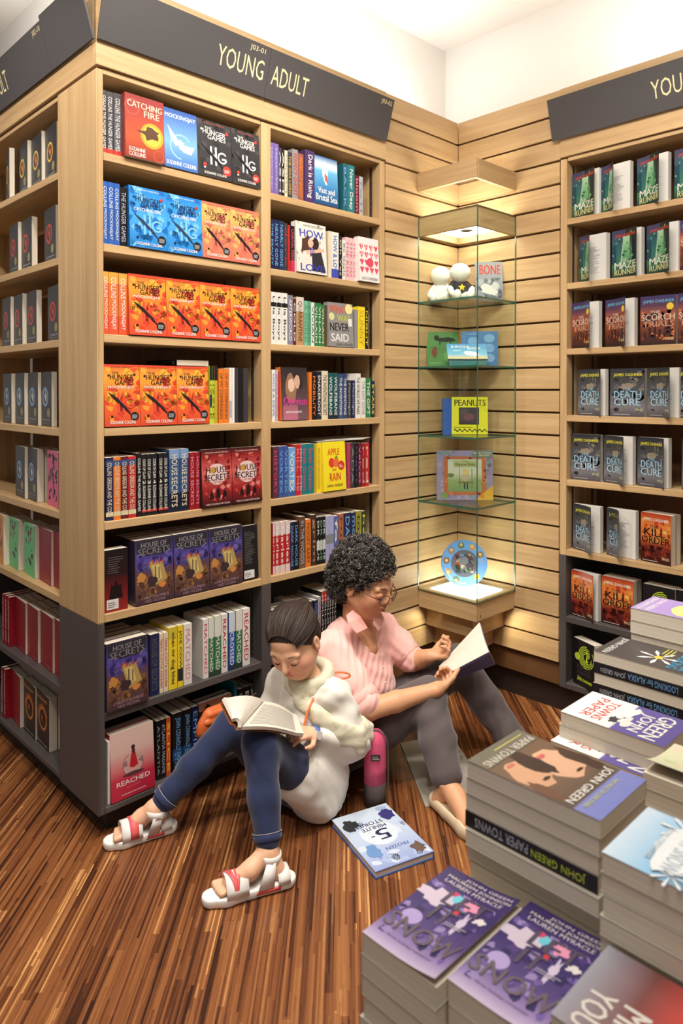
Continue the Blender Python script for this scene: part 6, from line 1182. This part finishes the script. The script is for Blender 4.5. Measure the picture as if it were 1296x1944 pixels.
# ---------------------------------------------------------------- reading girl
def girl():
    e = empty('person', (.58, -.28, 0)); tag(e, 'person in white blouse, pale scarf, jeans and white sandals reading on the floor', 'person'); O = np.array((.58, -.28, 0)); A = np.array; VO = Vector(O)
    pel, nb = A((.585, -.285, .095)), A((.595, -.305, .435)); lsh, rsh = A((.628, -.405, .402)), A((.575, -.195, .405)); le, re_ = A((.662, -.435, .25)), A((.535, -.15, .25)); lw, rw = A((.53, -.415, .31)), A((.425, -.255, .352))
    lh, rh = A((.59, -.35, .095)), A((.57, -.215, .095)); lk, rk = A((.31, -.415, .352)), A((.365, -.195, .315)); la, ra = A((.26, -.52, .095)), A((.14, -.098, .092))
    Hd = Head((.527, -.318, .583), fr(206, -30, 6), .97)
    f = Field((-.02, -.64, 0), (.78, .0, .74), .0034); build_head(f, Hd, 1.05); f.cap(Hd(-.02, 0, -.05), nb, .038, .042, .02); f.ell(nb+A((0, 0, -.15)), (.075, .10, .16), None, .03); f.ell(pel+A((0, 0, .05)), (.09, .11, .09), None, .03)
    for s_, el, wr in ((lsh, le, lw), (rsh, re_, rw)): f.cap(nb, s_, .035, .032, .03); f.chain([s_, el, wr], [.032, .027, .018], .012)
    for h_, k_, a_ in ((lh, lk, la), (rh, rk, ra)): f.chain([pel, h_, k_, k_*.6+a_*.4, a_], [.07, .058, .040, .036, .026], .02)
    feet = []
    for a_, heel, toe in ((la, A((.29, -.548, .045)), A((.112, -.474, .036))), (ra, A((.178, -.093, .045)), A((.03, -.05, .036)))):
        d = toe-heel; d[2] = 0; ln = np.linalg.norm(d); d /= ln; sd = A((-d[1], d[0], 0)); feet.append((a_, heel, toe, d, ln, sd)); f.cap(a_, heel+d*.015+A((0, 0, 0)), .026, .023, .015); f.chain([a_+d*.01, heel+d*ln*.5+A((0, 0, .022)), heel+d*ln*.8+A((0, 0, .002))], [.026, .024, .020], .015); f.cap(heel+d*ln*.78-sd*.014, heel+d*ln*.78+sd*.014, .017, .017, .012)
        for j, o in enumerate((-.026, -.013, .0, .012, .024)): 
            o2 = o*(1 if a_ is la else -1); L_ = (.030, .030, .028, .025, .021)[j] ; f.cap(heel+d*ln*.84+sd*o2*.8+A((0, 0, -.006)), heel+d*(ln*.84+L_)+sd*o2+A((0, 0, -.009)), .0085 if j else .0105, .0072 if j else .0095, .003)
    hand(f, lw, (-.62, -.10, .28), (-.35, .4, -.7), 1, .78, (30, 35, 25), 3, (10, 8)); hand(f, rw, (-.35, -.45, .15), (-.5, -.1, .7), -1, .78, (30, 35, 25), 3, (10, 8))
    V, Q = f.surface(); C = smooth_color(V, (226, 176, 142), [(Hd(.07, .04, -.035), (.04,)*3, (232, 160, 134), .55), (Hd(.07, -.04, -.035), (.04,)*3, (232, 160, 134), .55), (Hd(.094, 0, -.054), (.0115,)*3, (200, 112, 104), .85)]); link('body', np_mesh(V-O, Q, SKIN, C), e)
    # jeans
    t = Field((.05, -.64, 0), (.76, -.02, .46), .0045); t.ell(pel+A((0, 0, .03)), (.125, .135, .12), None, .02)
    for h_, k_, a_ in ((lh, lk, la), (rh, rk, ra)): d = (a_-k_)/np.linalg.norm(a_-k_); t.chain([h_, h_*.5+k_*.5, k_], [.076, .066, .054], .03); t.chain([k_, k_*.5+a_*.5, a_-d*.035], [.053, .046, .038], .02)
    V, Q = t.surface(); V[:, 2] = np.maximum(V[:, 2], .0015); V = folds(V, Q, .0028, 70, [(.6, .2, 1), (1, -.4, .3)], 5); jm = cloth('denim', .8, .14, 160, .2); j = link('jeans', np_mesh(V-O, Q, jm, flat_cols(len(V), (38, 47, 78))), e)
    for k_, a_ in ((lk, la), (rk, ra)):
        d = (a_-k_)/np.linalg.norm(a_-k_); c0 = a_-d*.036; v, q_ = tube_vf([tuple(c0-d*.016), tuple(c0-d*.014), tuple(c0+d*.004), tuple(c0+d*.006)], [.039, .0425, .042, .038], 24, False); part_vf('hem', ([Vector(p)-VO for p in v], q_), (44, 54, 90), jm, j)
        u = np.cross(d, A((-FW.x, -FW.y, 0))); u /= np.linalg.norm(u); st = []
        v, q_ = tube_vf([tuple(c0-d*.015+(u*math.cos(x)+np.cross(d, u)*math.sin(x))*.0432) for x in np.linspace(0, 6.283, 25)], .0008, 5, False); part_vf('hem_stitch', ([Vector(p)-VO for p in v], q_), (190, 180, 160), PLAINC, j)
    # blouse
    s = Field((.40, -.58, 0), (.82, -.06, .50), .0042)
    s.ell(nb+A((.01, 0, -.155)), (.098, .125, .19), None, .02); s.ell(pel+A((.022, -.02, .10)), (.108, .135, .15), None, .04); s.ell(pel+A((.025, -.045, .02)), (.10, .12, .09), None, .04); s.ell((.598, -.362, .075), (.088, .085, .085), None, .03); s.cap(lh, (.478, -.378, .19), .098, .083, .03); s.cap((.485, -.425, .15), (.56, -.40, .05), .036, .038, .035); s.cap(lsh, rsh, .046, .044, .03); s.chain([lsh, lsh*.5+le*.5, le], [.054, .060, .066], .025); s.chain([le, le*.45+lw*.55], [.066, .048], .02); s.cap(le*.45+lw*.55, lw*.76+le*.24, .046, .032, .015); s.chain([rsh, re_, rw], [.05, .05, .034], .025)
    s.cap(nb+A((0, 0, .01)), Hd(-.02, 0, -.05), .044, .05, .006, 'sub'); V, Q = s.surface(); V[:, 2] = np.maximum(V[:, 2], .002); V = folds(V, Q, .010, 58, [(.3, -.5, 1), (1, .2, -.6), (.5, 1, .2)], 11); V = folds(V, Q, .003, 150, [(.2, -.4, 1), (1, .3, .5)], 12); V[:, 2] = np.maximum(V[:, 2], .002); bl = link('blouse', np_mesh(V-O, Q, cloth('white linen', .9, .03, 120, .1), flat_cols(len(V), (224, 219, 208))), e)
    # scarf: ring round the neck, wide sash over the near arm, knotted loop
    sc = cloth('scarf gauze', .9, .10, 22, .15); sf = Field((.42, -.60, .22), (.80, -.12, .54), .004)
    ring_ = [nb+A((.010+.062*math.cos(a), .072*math.sin(a), .018+.020*math.cos(a))) for a in np.linspace(0, 6.283, 15)]
    for i in range(14): sf.cap(ring_[i], ring_[i+1], .017, .017, .014)
    for i in range(14): sf.cap(ring_[i]+A((0, 0, -.018)), ring_[i+1]+A((0, 0, -.022)), .018, .018, .012)
    sash = [nb+A((-.062, -.03, -.03)), A((.555, -.405, .375)), A((.60, -.468, .330)), A((.655, -.500, .305)), A((.705, -.475, .295)), A((.72, -.43, .30))]
    for dz, r_ in ((.004, .010), (-.012, .0115), (-.030, .0125), (-.048, .0125), (-.066, .012), (-.084, .010)):
        for i in range(len(sash)-1): sf.cap(sash[i]+A((0, 0, dz*(.35+.65*i/5))), sash[i+1]+A((0, 0, dz*(.35+.65*(i+1)/5))), r_, r_, .016)
    for a_, b_ in (((.715, -.45, .31), (.735, -.47, .285)), ((.735, -.47, .285), (.728, -.475, .25)), ((.728, -.475, .25), (.71, -.47, .235))): sf.cap(a_, b_, .011, .010, .008)
    V, Q = sf.surface(); V = folds(V, Q, .0035, 130, [(.2, -.3, 1), (.1, .2, 1)], 2); Cs = flat_cols(len(V), (214, 208, 182)); w_ = (np.sin(V[:, 0]*70+np.sin(V[:, 2]*90)*2)*np.sin(V[:, 1]*60+V[:, 2]*50) > .55)[:, None]; Cs = np.where(w_, np.array(lin((194, 191, 162))), Cs); link('scarf', np_mesh(V-O, Q, sc, Cs), e)
    # orange cord: bow on the shoulder and bag strap
    OR = (226, 110, 60)
    def tube_part(n, pts, r_, col, par=e): v, q_ = tube_vf([Vector(p)-VO for p in pts], r_, 8); return part_vf(n, (v, q_), col, PLAINC, par)
    b0 = A((.645, -.365, .452)); rv = A((RT.x, RT.y, 0)); uz = A((0, 0, 1)); loop = [b0+rv*(.030-.030*math.cos(a))*1.15+uz*.011*math.sin(a) for a in np.linspace(0, 6.283, 17)]; tube_part('bow_loop', loop, .0035, OR); tube_part('bow_knot', [b0-rv*.006-uz*.006, b0+rv*.004+uz*.006], .007, OR)
    tube_part('bag_strap', [A((.600, -.355, .430)), A((.548, -.385, .40)), A((.520, -.392, .375)), A((.497, -.398, .325)), A((.480, -.395, .285)), A((.465, -.36, .24))], .0042, OR)
    # watch
    d = (lw-le)/np.linalg.norm(lw-le); c0 = lw+d*.002; v, q_ = tube_vf([tuple(c0-d*.012), tuple(c0-d*.011), tuple(c0+d*.010), tuple(c0+d*.011)], [.0215, .0235, .0235, .0215], 20, False); wt = part_vf('watch_band', ([Vector(p)-VO for p in v], q_), (92, 112, 168), PLAINC, e); out = A((-FW.x, -FW.y, .4)); out -= d*(out@d); out /= np.linalg.norm(out); u = np.cross(d, out)
    c1 = c0+out*.0225; bv = [c1+d*x*.011+u*y*.012+out*z for z in (0, .005) for x in (-1, 1) for y in (-1, 1)]; part_vf('watch_face', ([Vector(p)-VO for p in bv], [(0, 1, 3, 2), (4, 6, 7, 5), (0, 4, 5, 1), (2, 3, 7, 6), (0, 2, 6, 4), (1, 5, 7, 3)]), (206, 206, 206), PLAINC, wt, False)
    for sgn in (-1, 1):
        for n_, pts, r_, col in (('eyelashes', [(.084, sgn*.016, -.005), (.0905, sgn*.031, -.010), (.078, sgn*.047, -.005)], .0017, (40, 26, 22)), ('eyebrow', [(.090, sgn*.013, .020), (.088, sgn*.030, .026), (.074, sgn*.050, .021)], .0018, (92, 64, 52))): v, q_ = curve_on(Hd, pts, r_); part_vf(n_, ([Vector(p)-VO for p in v], q_), col, PLAINC, e)
    # smooth hair pulled back, strands and bun
    h = Field((.40, -.46, .48), (.72, -.18, .74), .0036); h.ell(Hd(-.018, 0, .041), A((.1015, .0805, .091))*.97, Hd.R, .01); h.ell(Hd(-.04, 0, .0), A((.075, .080, .080))*.97, Hd.R, .02); h.ell(Hd(.085, 0, -.035), A((.085, .085, .098))*.97, Hd.R, .022, 'sub'); h.cap(Hd(.03, -.088, -.04), Hd(.0, -.088, -.06), .045, .045, .008, 'sub'); h.cap(Hd(.03, .088, -.04), Hd(.0, .088, -.06), .045, .045, .008, 'sub'); h.ell(Hd(-.118, 0, .035), (.034, .036, .034), Hd.R, .012); h.ell(Hd(-.012, .078, -.012), A((.02, .012, .03)), Hd.R, .006, 'sub'); h.ell(Hd(-.012, -.078, -.012), A((.02, .012, .03)), Hd.R, .006, 'sub')
    V, Q = h.surface(); nn = vnormals(V, Q); loc = (V-Hd.c)@Hd.R.T; V = V+nn*(np.sin(np.arctan2(loc[:, 1], loc[:, 2]-.02)*46+np.sin(loc[:, 0]*60))*.0008)[:, None]; hp = link('hair', np_mesh(V-O, Q, HAIR, flat_cols(len(V), (44, 32, 27))), e)
    rd = np.random.RandomState(3); VV, FF, CC = [], [], []
    for i in range(330):
        a = rd.uniform(-1.5, 1.5); pts = []
        for t_ in np.linspace(0, 1, 9):
            x = .066-.183*t_; rr_ = 1.012+.012*rd.rand()+.02*math.sin(t_*3.1+i); sp = math.sqrt(max(0, 1-((x+.018)/.106)**2)); pts.append(Hd(x, .084*sp*math.sin(a)*rr_, .041+.094*sp*math.cos(a)*rr_-(.012*t_ if abs(a) < .7 else 0))-O)
        v, q_ = tube_vf([tuple(p) for p in pts], [.0007]+[.0011]*7+[.0007], 4, False); b_ = len(VV); VV += v; FF += [tuple(x+b_ for x in y) for y in q_]; c = lin((46, 34, 29)) if rd.rand() < .75 else lin((78, 64, 54)); CC += [c]*len(v)
    st = link('strands', mesh(VV, FF, HAIR, smooth=True, cols=CC), hp); st['kind'] = 'stuff'
    # sandals: sole, side stripe, toe strap with coral bands, ankle strap
    WH, CO = (232, 228, 222), (222, 96, 96)
    for a_, heel, toe, d, ln, sd in feet:
        sr = empty('sandal', (0, 0, 0)); sr.parent = e; B0 = heel*A((1, 1, 0))
        sf = Field(np.minimum(heel, toe)*A((1, 1, 0))-.06, np.maximum(heel, toe)*A((1, 1, 0))+A((.06, .06, .08)), .0034)
        for q0, q1, w0, w1 in ((-.008, ln*.5, .027, .028), (ln*.5, ln*.86, .028, .034), (ln*.86, ln+.012, .034, .026)):
            for z in (.014, .022): sf.cap(B0+d*q0+A((0, 0, z)), B0+d*q1+A((0, 0, z)), w0, w1, .010)
        sf.half((0, 0, .0012), (0, 0, -1)); sf.half((0, 0, .027), (0, 0, 1)); V, Q = sf.surface(); link('sole', np_mesh(V-O, Q, PLAINC, flat_cols(len(V), WH)), sr)
        def band(n, q0, w0, zt, wd, col, lift=.0, th=.004, slant=0):
            g = []
            for i in range(11):
                x = math.pi*i/10; c = B0+d*(q0+slant*math.cos(x))+sd*w0*math.cos(x)+A((0, 0, .024+zt*math.sin(x)**.8+lift)); g.append([Vector(c-d*wd/2-O), Vector(c+A((0, 0, .001))-O), Vector(c+d*wd/2-O)])
            v, q_ = sheet(g, -th); return part_vf(n, (v, q_), col, PLAINC, sr)
        band('toe_strap', ln*.72, .036, .044, .062, WH)
        if a_ is la: [band('coral_line', ln*.72+o, .0365, .0452, .005, CO, .003, .003, sl_) for o, sl_ in ((-.012, .012), (.0, .004), (.012, -.006), (.02, -.014))]
        else: band('coral_band', ln*.68, .0375, .0465, .026, CO, .003, .003)
        band('heel_cup', .004, .030, .03, .035, WH); c0 = a_+A((0, 0, -.008)); rg = [c0+(d*math.cos(x)+sd*math.sin(x))*.0335+A((0, 0, .004*math.cos(x))) for x in np.linspace(0, 6.283, 25)]
        g = [[Vector(p+A((0, 0, z))-O) for z in (-.011, 0, .011)] for p in rg]; part_vf('ankle_strap', sheet(g, -.003), WH, PLAINC, sr)
        for sgn in (-1, 1): part_vf('side_strap', sheet([[Vector(p-O) for p in (a_+sd*sgn*.033+A((0, 0, -.012))-d*.012, a_+sd*sgn*.033+A((0, 0, -.012))+d*.016)], [Vector(p-O) for p in (B0+d*ln*.18+sd*sgn*.029+A((0, 0, .022)), B0+d*ln*.42+sd*sgn*.031+A((0, 0, .022)))]], .003*sgn), WH, PLAINC, sr); part_vf('coral_stripe', sheet([[Vector(p-O) for p in (B0+d*q_+sd*sgn*.0298+A((0, 0, z)) for z in (.011, .021))] for q_ in (ln*.08, ln*.2, ln*.34, ln*.46)], .0015*sgn), CO, PLAINC, sr)
    return e
girl()
open_book('open_book', 'open cream paged book resting on the girl\'s knees', tuple(on_y(447, 1386, -.465)), tuple(on_y(492, 1336, -.325)), tuple(on_y(574, 1398, -.475)), tuple(on_y(560, 1362, -.355)), tuple(on_y(436, 1374, -.445)), tuple(on_y(417, 1334, -.38)), (150, 84, 44), .010, .010)
# orange shoulder bag lying behind the book against the shelf
def bag():
    c = on_y(426, 1356, -.075); r = empty('shoulder_bag', (c.x, c.y, c.z)); r.scale = (.85, .6, .7); tag(r, 'orange leather shoulder bag tucked behind the girl\'s open book', 'bag')
    f = Field((-.16, -.07, -.10), (.16, .07, .10), .004); 
    for z, w_ in ((-.05, .10), (-.01, .095), (.03, .07)): f.cap((-w_, 0, z), (w_, 0, z), .030, .030, .035)
    V, Q = f.surface(); link('body', np_mesh(V, Q, plain('orange leather', (196, 92, 40), .5, bump=.2)), r); f2 = Field((-.16, -.07, -.10), (.16, .07, .10), .004); f2.cap((-.09, -.020, .0), (.09, -.020, .0), .020, .020, .01); f2.cap((-.075, -.016, .03), (.075, -.016, .03), .020, .020, .01); V, Q = f2.surface(); link('flap', np_mesh(V, Q, plain('orange flap', (206, 100, 46), .5)), r)
    v, q_ = tube_vf([(.095, -.01, .035), (.12, -.02, .05), (.145, -.03, .06)], .004, 8); link('strap', mesh(v, q_, plain('dark strap', (80, 50, 36), .5)), r); v, q_ = tube_vf([(.088+.012*math.cos(a), -.012, .036+.008*math.sin(a)) for a in np.linspace(0, 6.283, 13)], .0018, 6); link('buckle', mesh(v, q_, steel_m), r)
bag()
# two plain white plush toys on the top glass shelf
def plush(px, py, t, heading, label, shirt):
    c = diag(px, py, t); r = empty('plush_toy', (c.x, c.y, SHZ[0]+.0006)); tag(r, label, 'plush toy'); R = fr(heading); wm = plain('white plush', (232, 228, 216), .95, spec=.05, bump=.3, scale=220) if 'white plush' not in bpy.data.materials else bpy.data.materials['white plush']
    f = Field((-.11, -.11, -.005), (.11, .11, .2), .003); P = lambda x, y, z: x*R[0]+y*R[1]+z*R[2]
    f.ell(P(-.005, 0, .052), (.036, .038, .046), R, .01); f.ell(P(.006, 0, .130), (.044, .048, .044), R, .008)
    for s_ in (-1, 1): f.chain([P(0, s_*.030, .080), P(.018, s_*.052, .055), P(.032, s_*.046, .034)], [.013, .013, .015], .006); f.chain([P(.005, s_*.022, .022), P(.05, s_*.030, .018)], [.019, .018], .008); f.ell(P(.062, s_*.031, .024), (.017, .017, .023), R, .006)
    f.half((0, 0, 0), (0, 0, -1)); V, Q = f.surface(); link('body', np_mesh(V, Q, wm), r)
    if shirt:
        f = Field((-.09, -.09, .0), (.09, .09, .12), .003); f.ell(P(-.005, 0, .056), (.039, .041, .044), R, .01); [f.cap(P(0, s_*.030, .080), P(.012, s_*.046, .062), .016, .0155, .008) for s_ in (-1, 1)]; f.half(P(0, 0, .03), (0, 0, -1)); V, Q = f.surface(); sh = link('shirt', np_mesh(V, Q, plain('black felt', (36, 34, 38), .9)), r)
        pts = [P(.0362 if i % 2 else .033, (.018 if i % 2 == 0 else .008)*math.sin(2*math.pi*i/10), .060+(.018 if i % 2 == 0 else .008)*math.cos(2*math.pi*i/10)) for i in range(10)]; link('star', mesh([P(.040, 0, .060)]+pts, [(0, i+1, (i+1) % 10+1) for i in range(10)], plain('yellow felt', (232, 206, 40), .8)), sh)
plush(836, 572, .135, 215, 'white plush toy sitting with its head against the other one', False)
plush(872, 572, .225, 235, 'white plush toy in a black shirt with yellow star', True)
